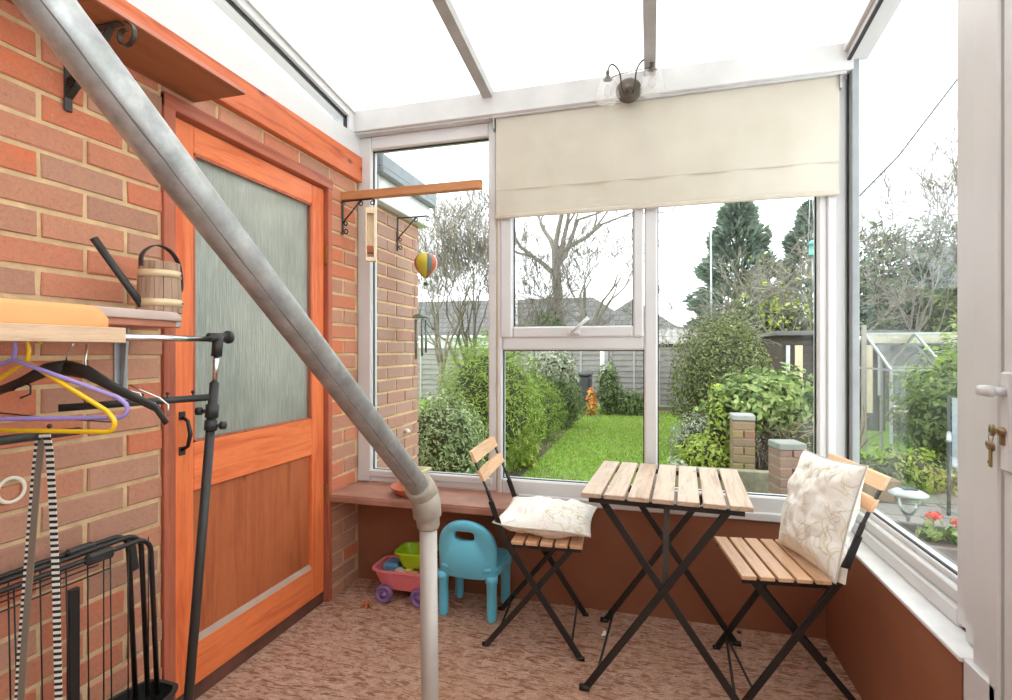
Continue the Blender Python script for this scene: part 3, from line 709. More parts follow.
def make_chair(label, loc, rz, group):
    """folding chair, seat front edge at x=0, back towards -x"""
    t = thing('folding_chair', label, 'chair', loc, rz, group)
    for i in range(5):
        x = -.048-i*.0578
        MB().box(x, x+.0480, -.188, .188, .436, .450, ch=.002).build('seat_slat', SLATB, t)
    for s in (-1, 1): MB().box(-.275, -.005, s*.162, s*.172, .418, .436).build('seat_rail', BLACKM, t)
    for s in (-1, 1):
        l = MB()
        l.bar((-.010, s*.173, .012), (-.312, s*.181, .46), .024, .008, (0, 1, 0), ch=.001)
        l.bar((-.310, s*.181, .455), (-.362, s*.181, .60), .022, .008, (0, 1, 0), ch=.001)
        l.bar((-.358, s*.181, .595), (-.376, s*.179, .640), .016, .009, (1, 1, 0), ch=.001)
        l.bar((-.374, s*.178, .635), (-.446, s*.178, .792), .016, .006, (1, 0, 0), ch=.001)
        l.tube([(-.020, s*.173, .009), (.008, s*.173, .009)], .0085, 10)
        l.build('leg', BLACKM, t)
        l = MB(); l.bar((-.035, s*.165, .435), (-.385, s*.148, .012), .022, .008, (0, 1, 0), ch=.001).tube([(-.378, s*.148, .009), (-.405, s*.148, .009)], .0085, 10)
        l.build('leg', BLACKM, t)
    rod = MB(); slat_rod(rod, (-.042, -.174, .060), (-.042, .174, .060), .0045); rod.build('stretcher', BLACKM, t)
    rod = MB(); slat_rod(rod, (-.335, -.150, .072), (-.335, .150, .072), .0045); rod.build('stretcher', BLACKM, t)
    for z0, z1 in ((.754, .796), (.682, .721)):
        s_ = MB(); x0 = -.377-(z0-.64)*.455; x1 = -.377-(z1-.64)*.455
        seg = 8; vs = []
        for i in range(seg+1):
            y = -.196+.392*i/seg; cv = .003*(1-(y/.196)**2)
            for (x, z) in ((x0+.012, z0), (x0-.002, z0), (x1-.002, z1), (x1+.012, z1)): vs.append((x-cv, y, z))
        fs = [(0, 1, 2, 3), tuple(seg*4+k for k in (3, 2, 1, 0))]
        for i in range(seg):
            for k_ in range(4): fs.append((4*i+k_, 4*i+4+k_, 4*i+4+(k_+1) % 4, 4*i+(k_+1) % 4))
        s_.add(vs, fs); s_.build('back_slat', SLATB, t)
    return t
make_chair('slatted folding chair left of the table with cushion flat on its seat', (-.268, 2.19, 0), R(4), 'folding chairs at the slatted table')
make_chair('slatted folding chair in the right corner, cushion leaning on its backrest', (.268, 2.07, 0), R(180+7), 'folding chairs at the slatted table')

def cushion(name, label, w, h, th, M, seed, wr=1.0, sag=None):
    n = 44; vs = []; fs = []
    def pt(i, j, s):
        u = -1+2*i/n; v = -1+2*j/n
        pr = max(0, (1-abs(u)**2.6))**.55*max(0, (1-abs(v)**2.6))**.55
        x = u*w/2*(1-.07*(1-v*v)); y = v*h/2*(1-.07*(1-u*u))
        no = noise.noise(Vector((u*2.2+seed, v*2.2, s*3)))*.30+noise.noise(Vector((u*5+seed, v*5, s*7)))*.14+noise.noise(Vector((u*10, v*3+seed, s)))*.05
        z = s*th/2*pr*(1+no*wr*1.4)
        return (x, y, z)
    for s in (1, -1):
        o = len(vs)
        for i in range(n+1):
            for j in range(n+1): vs.append(pt(i, j, s))
        for i in range(n):
            for j in range(n):
                a = o+i*(n+1)+j; q = (a, a+n+1, a+n+2, a+1); fs.append(q if s > 0 else q[::-1])
    if sag: vs = [sag(*p) for p in vs]
    t = thing(name, label, 'cushion'); t.matrix_world = M
    o = MB().add(vs, fs, 0, True).build('cover', FABRIC, t)
    pts = []
    for k in range(4):
        for i in range(n):
            f_ = -1+2*i/n
            u, v = [(f_, -1), (1, f_), (-f_, 1), (-1, -f_)][k]
            p = (u*w/2*(1-.07*(1-v*v)), v*h/2*(1-.07*(1-u*u)), 0); pts.append(sag(*p) if sag else p)
    MB().tube(pts, .0035, 6, closed=True).build('piping', MATS.get('piping_cotton') or plain('piping_cotton', srgb(206, 198, 184), .9), t)
    return t
M1 = Matrix.Translation((-.422, 2.178, .500)) @ Matrix.Rotation(R(2), 4, 'Z')
cushion('cushion', 'botanical print cushion lying flat on the left folding chair', .385, .385, .105, M1, 3.1, sag=lambda x, y, z: (x, y, z+.02*(abs(x)/.2)**3*(1 if x < 0 else -.4)))
# the leaning one: local x across the chair (towards -y), local y up, local z out of its face (towards -x)
up = Vector((.28, .03, .95)).normalized(); across = Vector((.20, -1.0, .04)).normalized()
up = (up-across*up.dot(across)).normalized(); face = across.cross(up)
c2 = Vector((.572, 2.082, .638))
M2 = Matrix(((across.x, up.x, face.x, c2.x), (across.y, up.y, face.y, c2.y), (across.z, up.z, face.z, c2.z), (0, 0, 0, 1))) @ Matrix.Rotation(R(1), 4, 'Z')
cu = cushion('cushion', 'botanical print cushion propped upright on the right folding chair', .405, .385, .125, M2, 8.7)
MB().box(-.004, .042, -.024, .024, -.001, .001).build('care_tag', TAG, cu).matrix_local = Matrix.Translation((.187, -.165, -.01)) @ Matrix.Rotation(R(10), 4, 'Z')

# ------------------------------------------------------------------ toddler chair
kc = thing('toddler_chair', 'turquoise plastic toddler chair with arched back under the ledge', 'chair', (-.79, 2.285, 0), R(-1))
def capsule_leg(mb, x, y, h_, r_=.022, lean=(0, 0)):
    mb.lathe([(.001, 0), (r_*.7, .002), (r_*.95, .012), (r_, .03), (r_*1.05, h_-.035), (r_*1.25, h_-.03), (r_*1.28, h_)], 20, (x, y, 0))
for x, y, hh in ((-.118, -.085, .205), (.112, -.085, .205), (-.112, .095, .225), (.122, .095, .225)):
    l = MB(); capsule_leg(l, x, y, hh); l.build('leg', BLUE, kc)
s_ = MB()
pl = []
for k in range(40):
    t = 2*PI*k/40; e = 4.2
    cx = math.copysign(abs(math.cos(t))**(2/e), math.cos(t)); sy = math.copysign(abs(math.sin(t))**(2/e), math.sin(t))
    pl.append((cx*.150, sy*.125+.008))
for (z0, z1, k) in ((.205, .222, .97), (.222, .245, 1.0), (.245, .252, .96)):
    s_.prism([(x*k, y*k) for x, y in pl], z1-z0, Matrix.Translation((0, 0, z0)), smooth=True)
s_.build('seat', BLUE, kc)
bk = MB()      # arched back with a grip hole, quads between outline and hole
W_, H0, H1 = .137, .190, .452
outl = []; hole = []
nn = 64
for k in range(nn):
    t = 2*PI*k/nn
    x = math.cos(t); z = math.sin(t)
    if z >= 0: ox, oz = x*W_, .315+z**.92*(H1-.315)
    else:
        e = 2/7; ox = math.copysign(abs(x)**e, x)*W_*(1-.03*abs(z)); oz = .315-abs(z)**e*(.315-H0)
    outl.append((ox, oz))
    e = 2/3.4
    hole.append((math.copysign(abs(x)**e, x)*.047, .385+math.copysign(abs(z)**e, z)*.021))
def bowed(x, z, d): return (x, -.105-.022*((z-.19)/.26)+.030*(x/W_)**2+d, z)
vs = []; 
rings = [(outl, 1.0, .010), (outl, 1.0, -.010), (outl, .94, -.018), (hole, 1.12, -.018), (hole, 1.0, -.012), (hole, 1.0, .012), (outl, .94, .016)]
for pts, k, d in rings:
    for x, z in pts:
        if pts is outl: zc = .32; vs.append(bowed(x*k, zc+(z-zc)*k, d))
        else: vs.append(bowed(x*k, .385+(z-.385)*k, d))
fs = []
order = [6, 0, 1, 2, 3, 4, 5, 6]
for a, b in zip(order[:-1], order[1:]):
    for k in range(nn): fs.append((a*nn+k, a*nn+(k+1) % nn, b*nn+(k+1) % nn, b*nn+k))
bk.add(vs, fs, 0, True); bk.build('backrest', BLUE, kc)

# ------------------------------------------------------------------ toy wagon and what is in it
wg = thing('toy_wagon', 'pink plastic toy wagon with purple wheels by the brick corner', 'toy', (-1.14, 2.325, 0), R(2))
def tub(mb, w0, d0, w1, d1, z0, z1, th=.004, lip=.008, rr=.25, n=40):
    """open rounded tub, narrower below"""
    def ring(w, d, z):
        out = []
        for k in range(n):
            t = 2*PI*k/n; e = 2/5
            out.append((math.copysign(abs(math.cos(t))**e, math.cos(t))*w/2, math.copysign(abs(math.sin(t))**e, math.sin(t))*d/2, z))
        return out
    R_ = [ring(w0*.98, d0*.98, z0), ring(w0, d0, z0+.004), ring(w1, d1, z1-.008), ring(w1+2*lip, d1+2*lip, z1-.008), ring(w1+2*lip, d1+2*lip, z1), ring(w1-2*th, d1-2*th, z1), ring(w0-2*th, d0-2*th, z0+.010)]
    vs = [p for r in R_ for p in r]; fs = [tuple(range(n))[::-1]]
    for i in range(len(R_)-1):
        for k in range(n): fs.append((i*n+k, i*n+(k+1) % n, (i+1)*n+(k+1) % n, (i+1)*n+k))
    fs.append(tuple((len(R_)-1)*n+k for k in range(n)))
    mb.add(vs, fs, 0, False)
m_ = MB(); tub(m_, .25, .135, .32, .19, .055, .155); m_.build('tub', PINK, wg)
for sx in (-.09, .09):
    for sy in (-.092, .092):
        w_ = MB(); w_.lathe([(.012, -.012), (.040, -.012), (.043, -.006), (.043, .006), (.040, .012), (.030, .013), (.028, .006), (.012, .006), (.010, .016), (.001, .017)], 28, M=Matrix.Translation((sx, sy, .043)) @ Matrix.Rotation(R(90 if sy < 0 else -90), 4, 'X'))
        for q_ in range(5):
            a = q_*2*PI/5; w_.bar((sx+.010*math.cos(a), sy-math.copysign(.010, -sy)*-1, .043+.010*math.sin(a)), (sx+.032*math.cos(a), sy-math.copysign(.010, -sy)*-1, .043+.032*math.sin(a)), .008, .005, (0, 1, 0))
        w_.build('wheel', PURPLE, wg)
bs = thing('toy_basin', 'lime green plastic basin resting on top of the pink wagon', 'basin', (-1.098, 2.33, .158), R(3))
m_ = MB(); tub(m_, .135, .10, .185, .145, 0, .078); m_.build('basin', LIME, bs)
tag(MB().box(-.04, .04, -.045, .045, 0, .055, ch=.012).build('toy_block', TOYBLUE, None, loc=(-1.225, 2.325, .110)), 'light blue plastic block at the left end of the wagon', 'toy')
tag(MB().lathe([(.001, 0), (.014, .004), (.026, .018), (.030, .032), (.026, .046), (.014, .058), (.001, .062)], 20).build('toy_ball', TOYGREY, None, loc=(-1.165, 2.272, .098)), 'pale grey toy ball in the wagon below the lime basin', 'ball')
tc = thing('toy_car', 'yellow toy truck with orange nose lying in the wagon', 'toy', (-1.105, 2.28, .105))
MB().box(-.034, .034, -.02, .02, .01, .035, ch=.004).box(-.034, .004, -.018, .018, .035, .05, ch=.004).build('body', TOYYEL, tc)
MB().box(.0, .03, -.022, -.018, .012, .03, ch=.001).build('nose', TOYOR, tc)
for sx in (-.02, .02): MB().tube([(sx, -.024, .010), (sx, .024, .010)], .009, 12).build('wheel', BLACKP, tc)
tf = MB()
random.seed(11)
for k in range(5):
    a = k*1.3; tf.tube([(0, 0, .014), (.014*math.cos(a), .014*math.sin(a), .02), (.028*math.cos(a), .028*math.sin(a), .005)], [.006, .005, .004], 6)
tf.lathe([(.001, .006), (.010, .010), (.011, .018), (.005, .026)], 10)
tag(tf.build('toy_figure', plain('dusty_orange_toy', srgb(196, 106, 62), .6), None, loc=(-1.285, 2.17, 0)), 'small orange spider-like toy on the carpet before the wagon', 'toy')
vs = [(-.02, -.012, .004), (.012, -.016, .012), (.02, .010, .006), (-.008, .018, .014), (0, 0, .003)]
tag(MB().add(vs+[(x, y, z-.0025) for x, y, z in vs], [(0, 1, 4), (1, 2, 4), (2, 3, 4), (3, 0, 4), (6, 5, 9), (7, 6, 9), (8, 7, 9), (5, 8, 9)]).build('paper_scrap', TAG, None, loc=(-.185, 2.22, 0)), 'torn white paper scrap on the carpet behind the table leg', 'litter')
tag(MB().lathe([(.006, 0), (.012, .004), (.008, .010)], 8, squash=(1, .6)).build('lint_crumb', KICK, None, loc=(.36, 2.395, 0)), 'dark crumb on the carpet behind the right folding chair', 'litter')

# saucer and planter on the ledge
tag(MB().lathe([(.078, 0), (.083, .003), (.110, .036), (.113, .040), (.107, .040), (.080, .010), (.001, .008)], 40).build('plant_saucer', TERRA, None, loc=(-1.102, 2.296, .5135)), 'terracotta saucer on the window ledge behind the handrail', 'saucer')
pp = MB(); 
def sq(mb, w0, w1, z0, z1, th=.005):
    P = []
    for w, z in ((w0, z0), (w1, z1), (w1+.012, z1), (w1+.012, z1+.010), (w1-2*th, z1+.010), (w0-2*th, z0+.008)):
        h_ = w/2; P.append([(-h_, -h_, z), (h_, -h_, z), (h_, h_, z), (-h_, h_, z)])
    vs = [p for r in P for p in r]; fs = [(3, 2, 1, 0)]
    for i in range(len(P)-1):
        for k in range(4): fs.append((i*4+k, i*4+(k+1) % 4, (i+1)*4+(k+1) % 4, (i+1)*4+k))
    fs.append(tuple((len(P)-1)*4+k for k in range(4))); mb.add(vs, fs)
sq(pp, .075, .108, 0, .090)
tag(pp.build('flower_pot', CREAM, None, loc=(-1.112, 2.330, .523)), 'cream square flower pot standing in the terracotta saucer', 'pot')

# keys
ky = thing('key_bunch', 'two brass keys hanging from the white door lock', 'keys', (XR-.018, 1.292, 1.036))
MB().box(-.0015, .0015, -.002, .010, -.004, .004).lathe([(.001, -.0012), (.013, -.0012), (.013, .0012), (.001, .0012)], 16, M=Matrix.Translation((0, .020, 0)) @ Matrix.Rotation(R(90), 4, 'Y'), squash=(1, .85)).build('key', BRASS, ky)
MB().tube([Vector((.004*math.sin(k*PI/6), .024, -.016+.010*math.cos(k*PI/6))) for k in range(12)], .001, 6, closed=True).build('key_ring', GREYM, ky)
MB().lathe([(.001, -.0012), (.015, -.0012), (.015, .0012), (.001, .0012)], 18, M=Matrix.Translation((0, .026, -.034)) @ Matrix.Rotation(R(80), 4, 'Y'), squash=(.8, 1)).box(-.001, .0015, .021, .030, -.078, -.040).box(-.001, .0015, .030, .034, -.072, -.066).build('key', BRASS, ky)

# ------------------------------------------------------------------ clothes rack, left foreground
gr = thing('garment_rack', 'black and chrome telescopic garment rack end post by the door', 'clothes rack', (-1.187, 1.08, 0))
o = Vector((-1.187, 1.08, 0))
top = Vector((-1.139, 1.156, 1.236)); bot = Vector((-1.187, 1.08, .012))
al = lambda z: bot.lerp(top, (z-.012)/(1.236-.012))
lean = Vector((math.copysign(1, 1), 0, 0))
MB().tube([al(.03)-o, al(1.115)-o], .0118, 18).build('post', BLACKP, gr)
MB().tube([al(1.10)-o, al(1.21)-o], .0075, 16).build('inner_tube', CHROME, gr)
MB().tube([al(1.185)-o, al(1.243)-o], .0135, 16).tube([top-o+Vector((.0, -.030, 0)), top-o+Vector((.0, .032, .002))], .0125, 16).tube([top-o+Vector((.0, .032, .002)), top-o+Vector((.0, .040, .003))], .018, 18).build('elbow_joint', BLACKP, gr)
MB().tube([al(1.02)-o, al(1.055)-o], .0165, 16).tube([al(.985)-o, al(1.012)-o], .0160, 16).build('clamp_collar', BLACKP, gr)
for z, d in ((1.037, Vector((-.03, -.012, 0))), (.998, Vector((.028, .012, .0)))):
    p = al(z)-o
    MB().tube([p+d*.3, p+d*.8], .005, 8).tube([p+d*.8, p+d*1.25], .011, 8).build('clamp_knob', BLACKP, gr)
MB().tube([top-o+Vector((0, -.02, -.004)), Vector((-1.139, .842, 1.230))-o], .0078, 18).build('hanging_rail', CHROME, gr)
def prong(y0pt, y1pt, knobs, r=.0088):
    a = Vector(y0pt)-o; b = Vector(y1pt)-o
    p = MB().tube([a, b], r, 16).build('side_bar', BLACKP, gr)
    for f_ in knobs:
        c_ = a.lerp(b, f_)
        MB().tube([c_+Vector((0, 0, r*.8)), c_+Vector((0, 0, r+.006))], .002, 6).lathe([(.001, 0), (.0045, .002), (.005, .005), (.0035, .008), (.001, .009)], 10, tuple(c_+Vector((0, 0, r+.004)))).build('knob', BLACKP, p)
prong(al(1.075)+Vector((0, 0, 0)), (-1.318, .878, 1.068), (.15, .33, .5, .66, .85))
prong((-1.244, .870, 1.020), (-1.10, .56, 1.044), (.27, .7))
MB().tube([Vector((-1.10, .56, 1.03))-o, Vector((-1.14, .50, .5))-o, Vector((-1.15, .48, .02))-o], .010, 12).build('post', BLACKP, gr)
fo = MB().tube([Vector((-1.187, .90, .015))-o, Vector((-1.187, 1.08, .02))-o, Vector((-1.187, 1.22, .015))-o], .013, 12); fo.build('foot', BLACKP, gr)

# lower shelf with bracket and what lies on it
ls = thing('plank_shelf', 'pale plywood shelf on a grey bracket, left of the door', 'shelf', (XL, 0, 1.217))
MB().box(.002, .44, -.35, .828, 0, .031, ch=.001).build('board', PLY, ls)
MB().bar((.40, .15, -.002), (.004, .15, -.22), .02, .010, (0, 1, 0)).box(.002, .008, .137, .163, -.25, -.001).build('bracket', GREYM, ls)
def rounded_slab(mb, x0, x1, y0, y1, z0, z1, rad, sides='end', round_top=.006, mi=0):
    """slab against x0; corners at x1 rounded"""
    poly = [(x0, y0)]
    for k in range(13):
        a = -PI/2+PI/2*k/12; poly.append((x1-rad+rad*math.cos(a), y0+rad+rad*math.sin(a)))
    for k in range(13):
        a = PI/2*k/12; poly.append((x1-rad+rad*math.cos(a), y1-rad+rad*math.sin(a)))
    poly.append((x0, y1))
    n = len(poly); cx = sum(p[0] for p in poly)/n; cy = sum(p[1] for p in poly)/n
    lay = [(z0, 0), (z0+.002, -.002), (z1-round_top, -.002), (z1-round_top*.4, round_top*.35), (z1, round_top)]
    vs = []
    for z, ins in lay:
        for x, y in poly:
            d = Vector((x-cx, y-cy)); L_ = d.length; k = (L_-ins)/L_; vs.append((cx+d.x*k, cy+d.y*k, z))
    fs = [tuple(range(n))[::-1], tuple((len(lay)-1)*n+k for k in range(n))]
    for i in range(len(lay)-1):
        for k in range(n): fs.append((i*n+k, i*n+(k+1) % n, (i+1)*n+(k+1) % n, (i+1)*n+k))
    mb.add(vs, fs, mi, True)
ot = MB(); rounded_slab(ot, XL+.20, -1.060, .10, .822, 1.2485, 1.290, .05, round_top=.024)
tag(ot.build('plastic_tray', ORANGEP), 'pale orange upturned plastic tray lying on the plywood shelf', 'tray')
dsf = thing('rounded_shelf', 'mauve-edged shelf with rounded corner holding the wooden watering can', 'shelf', (XL, 0, 1.272))
m_ = MB(); rounded_slab(m_, .002, .215, .45, 1.215, .012, .036, .09, round_top=.010); m_.build('top', MAUVE, dsf)
m_ = MB(); rounded_slab(m_, .002, .205, .46, 1.205, -.006, .012, .09, round_top=.002); m_.build('underside', SALMON, dsf)
MB().box(.03, .150, 1.196, 1.224, -.004, .013, ch=.003).build('end_clip', GREYM, dsf)
gs_ = MB().box(.002, .007, 1.135, 1.175, -.215, -.006, ch=.001)
gs_.add([(.007, 1.151, -.21), (.016, 1.151, -.21), (.035, 1.151, -.006), (.007, 1.151, -.006), (.007, 1.158, -.21), (.016, 1.158, -.21), (.035, 1.158, -.006), (.007, 1.158, -.006)], [(0, 1, 2, 3), (7, 6, 5, 4), (1, 5, 6, 2), (0, 4, 5, 1), (3, 2, 6, 7)])
gs_.build('bracket', GREYM, dsf)

# wooden watering can
wc = thing('watering_can', 'wooden stave watering can with black spout and strap handle', 'watering can', (-1.350, 1.162, 1.309), R(82)); wc.scale = (.9, .9, .9)
random.seed(5)
st_ = MB(); ns = 16
for k in range(ns):
    a0 = 2*PI*k/ns+.012; a1 = 2*PI*(k+1)/ns-.012
    vs = []
    for z, r_ in ((0, .0625), (.158, .0555)):
        for a in (a0, (a0+a1)/2, a1):
            vs.append(((r_-.008)*math.cos(a), (r_-.008)*math.sin(a), z)); vs.append((r_*math.cos(a), r_*math.sin(a), z))
    fs = [(1, 3, 9, 7), (3, 5, 11, 9), (0, 6, 8, 2), (2, 8, 10, 4), (6, 7, 9, 8), (8, 9, 11, 10), (0, 1, 7, 6), (4, 10, 11, 5), (0, 2, 3, 1), (2, 4, 5, 3)]
    st_.add(vs, fs, 0)
st_.lathe([(.055, .008), (.055, .012)], 24); st_.lathe([(.049, .120), (.049, .124)], 24)
st_.build('barrel', BUCKETW, wc)
for z, r_ in ((.030, .0625), (.120, .0585)):
    hp = MB().lathe([(r_-.0025, -.011), (r_+.0012, -.011), (r_+.0002, .011), (r_-.0035, .011), (r_-.0025, -.011)], 40, (0, 0, z)).build('hoop', HOOP, wc)
    a = -.85; MB().lathe([(.001, 0), (.003, .001), (.003, .003), (.001, .004)], 8, M=Matrix.Translation((r_*math.cos(a), r_*math.sin(a), z)) @ Matrix.Rotation(a, 4, 'Z') @ Matrix.Rotation(R(90), 4, 'Y')).build('rivet', BLACKM, hp)
hb_ = MB()
pts = [(-.052, 0, .128), (-.056, 0, .165), (-.042, 0, .192), (-.010, 0, .212), (.028, 0, .205), (.056, 0, .176), (.068, 0, .130), (.070, 0, .085), (.064, 0, .070)]
ribbon(hb_, smooth(pts), .020, .0035); ho = hb_.build('handle', BLACKP, wc)
MB().tube([(-.052, 0, .018), (-.080, 0, .055), (-.185, 0, .200)], [.0115, .0105, .0105], 16).build('spout', BLACKP, wc)

# hangers
def hanger_pts(A, ux, half, drop, low, rr=.018):
    """closed outline of a plastic hanger; A apex, ux unit across"""
    A = Vector(A); ux = Vector(ux).normalized(); dz = Vector((0, 0, -1))
    pts = [A]
    r_tip = A+ux*half+dz*drop
    pts += [A.lerp(r_tip, .3), A.lerp(r_tip, .93)]
    c_ = A+ux*(half-.012)+dz*(drop+.016)
    for k in range(7):
        a = R(60)-R(150)*k/6; pts.append(c_+ux*math.cos(a)*.016-dz*math.sin(a)*.016)
    l_tip = A-ux*half+dz*drop
    c_ = A-ux*(half-.012)+dz*(drop+.016)
    for k in range(7):
        a = R(270)-R(150)*k/6; pts.append(c_+ux*math.cos(a)*.016-dz*math.sin(a)*.016)
    pts += [A.lerp(l_tip, .93), A.lerp(l_tip, .3)]
    return pts
def plastic_hanger(label, A, tip, m, r=.0042):
    A = Vector(A); tip = Vector(tip); h_ = tip-A; drop = -h_.z; ux = Vector((h_.x, h_.y, 0)); half = ux.length; ux.normalize()
    t = thing('clothes_hanger', label, 'hanger', A, 0, 'hangers on the garment rack')
    MB().tube([p-A for p in hanger_pts(A, ux, half, drop, 0)], r, 10, closed=True).build('body', m, t)
    hk = [Vector((0, 0, -.004)), Vector((.0, 0, .022))+ux*.004]
    for k in range(8):
        a = PI-PI*1.15*k/7; hk.append(Vector((0, 0, .040))+ux*.014+ux*math.cos(a)*.014+Vector((0, 0, math.sin(a)*.014)))
    MB().tube(hk, r*.9, 8).build('hook', m, t)
plastic_hanger('lilac plastic hanger, in front of the yellow one', (-1.123, .673, 1.184), (-.946, .744, 1.108), PURPLEP)
plastic_hanger('yellow plastic hanger crossing behind the lilac one', (-1.115, .690, 1.180), (-.948, .722, 1.084), YELLOWP)
bh = thing('clothes_hanger', 'black contoured hanger with upturned tips, behind the coloured hangers', 'hanger', (-1.138, .772, 1.174), 0, 'hangers on the garment rack')
A = Vector((-1.138, .772, 1.174))
def arm(sgn, tipw):
    tip = Vector(tipw)-A; pts = [Vector((0, 0, -.008)), tip*.22+Vector((0, 0, .006)), tip*.5+Vector((0, 0, .004)), tip*.9+Vector((0, 0, .008)), tip+Vector((0, 0, -.012))]
    return pts
mbh = MB(); mbh.tube(arm(1, (-.925, .812, 1.068)), [.016, .014, .010, .008, .006], 10, flat=(1, .5)).tube(arm(-1, (-1.345, .742, 1.09)), [.016, .014, .010, .008, .006], 10, flat=(1, .5)); mbh.build('body', BLACKP, bh)
MB().tube([(0, 0, 0), (.002, 0, .02), (.012, .004, .034), (.016, .005, .048), (.006, .002, .055)], .0016, 8).build('hook', CHROME, bh)
wh = thing('wire_hanger', 'thin silver wire hanger with open hooked arms on the rack', 'hanger', (-1.10, .80, 1.17), 0)
A = Vector((-1.10, .80, 1.17))
MB().tube([(-.02, 0, .045), (-.024, 0, .01), (-.024, 0, -.03), (.0, .01, -.038), (.05, .025, -.05), (.078, .035, -.058), (.085, .038, -.075), (.096, .04, -.085), (.108, .045, -.078)], .0018, 8).build('wire', CHROME, wh)
MB().tube([(.040, .045, -.042), (.060, .05, -.052), (.100, .062, -.070), (.116, .067, -.084), (.116, .067, -.108)], .0022, 8).build('clip_wire', CHROME, wh)
w2_ = thing('wire_hanger', 'thin dark wire hanger low behind the yellow hanger', 'hanger', (-1.20, .72, 1.12))
MB().tube([(-.10, 0, -.012), (.0, 0, .004), (.015, .006, .02), (.03, .01, .012), (.03, .01, -.004), (.012, .004, -.012)], .0018, 8).tube([(-.10, .0, -.04), (.05, .04, -.055), (.16, .07, -.062)], .0015, 6).build('wire', BLACKM, w2_)

# braided strap hung over the side bar, in two falls
sb = thing('braided_strap', 'black and white braided strap hanging doubled over the rack bar', 'strap', (-1.176, .760, 1.036))
o2 = Vector((-1.176, .760, 1.036))
def fall(name, pts, w, m):
    mb_ = MB(); ribbon(mb_, [Vector(p)-o2 for p in pts], w, .0025, Vector((.9, .43, 0)).normalized()); return mb_.build(name, m, sb)
f1 = fall('front_fall', [(-1.182, .748, 1.022), (-1.178, .752, 1.037), (-1.171, .758, 1.036), (-1.168, .762, 1.0), (-1.166, .766, .9), (-1.160, .768, .75), (-1.152, .768, .5), (-1.146, .768, .2), (-1.145, .768, .1)], .013, STRAP)
f2 = fall('back_fall', [(-1.184, .758, 1.03), (-1.196, .758, .95), (-1.208, .755, .80), (-1.222, .750, .6), (-1.230, .747, .45), (-1.236, .745, .1)], .014, plain('grey_webbing', srgb(134, 118, 104), .9))
m_ = MB(); ribbon(m_, [(-.0145, -.005, -.006), (-.0265, -.005, -.086), (-.0385, -.008, -.236), (-.0525, -.013, -.436), (-.0605, -.016, -.586), (-.0665, -.018, -.93)], .005, .0045, Vector((.9, .43, 0)).normalized()); m_.build('checked_edge', STRAP, f2)
# white ring against the wall
tag(MB().tube([(.004, .028*math.cos(k*PI/16), .029*math.sin(k*PI/16)) for k in range(32)], .0048, 8, closed=True, flat=(.5, 1)).build('hanging_ring', WHITEP, None, loc=(XL+.006, .883, .866)), 'white plastic ring hanging flat on the brick wall', 'ring')

# folded wire dog crate leaning against the wall
dc = thing('wire_crate', 'folded black wire pet crate leaning on the brick wall', 'pet crate', (XL+.06, .85, 0))
def crate_panel(x, zt, yR, dy):
    m_ = MB(); r_ = .045
    pts = [Vector((x, yR+.02, .20)), Vector((x, yR, zt-r_))]
    for k in range(1, 7):
        a = PI/2*k/6; pts.append(Vector((x, yR-r_+r_*math.cos(a), zt-r_+r_*math.sin(a))))
    pts += [Vector((x, -.75, zt))]
    m_.tube(pts, .0068, 8)
    return m_
for i, (x, zt, yR) in enumerate(((.0, .684, .285), (.022, .680, .305), (.042, .667, .318))):
    crate_panel(x, zt, yR, 0).build('panel_frame', BLACKM, dc)
    wires = MB()
    for k in range(9):
        y = yR-.07-k*.105+i*.031
        wires.tube([(x, y, .20), (x, y-.004*k, zt)], .0018, 5)
    wires.tube([(x, -.75, zt-.045), (x, yR-.12, zt-.045)], .002, 5)
    wires.build('wire_grid', BLACKM, dc)
MB().box(.03, .042, .100, .126, .20, .605, ch=.002).build('side_bar', BLACKM, dc)
for x, y in ((.005, .165), (.045, .185)): MB().box(x-.010, x+.012, y-.05, y+.02, .668 if x < .02 else .652, .696 if x < .02 else .680, ch=.006).build('clip', BLACKP, dc)
MB().bar((.02, .272, .668), (.02, .285, .580), .022, .020, (1, 0, 0), ch=.004).build('corner_clip', BLACKP, dc)
m_ = MB(); tub(m_, .15, 1.2, .17, 1.26, 0, .215, th=.006, lip=.006)
tr_ = m_.build('base_tray', BLACKP, dc); tr_.location = (.035, -.26, 0)

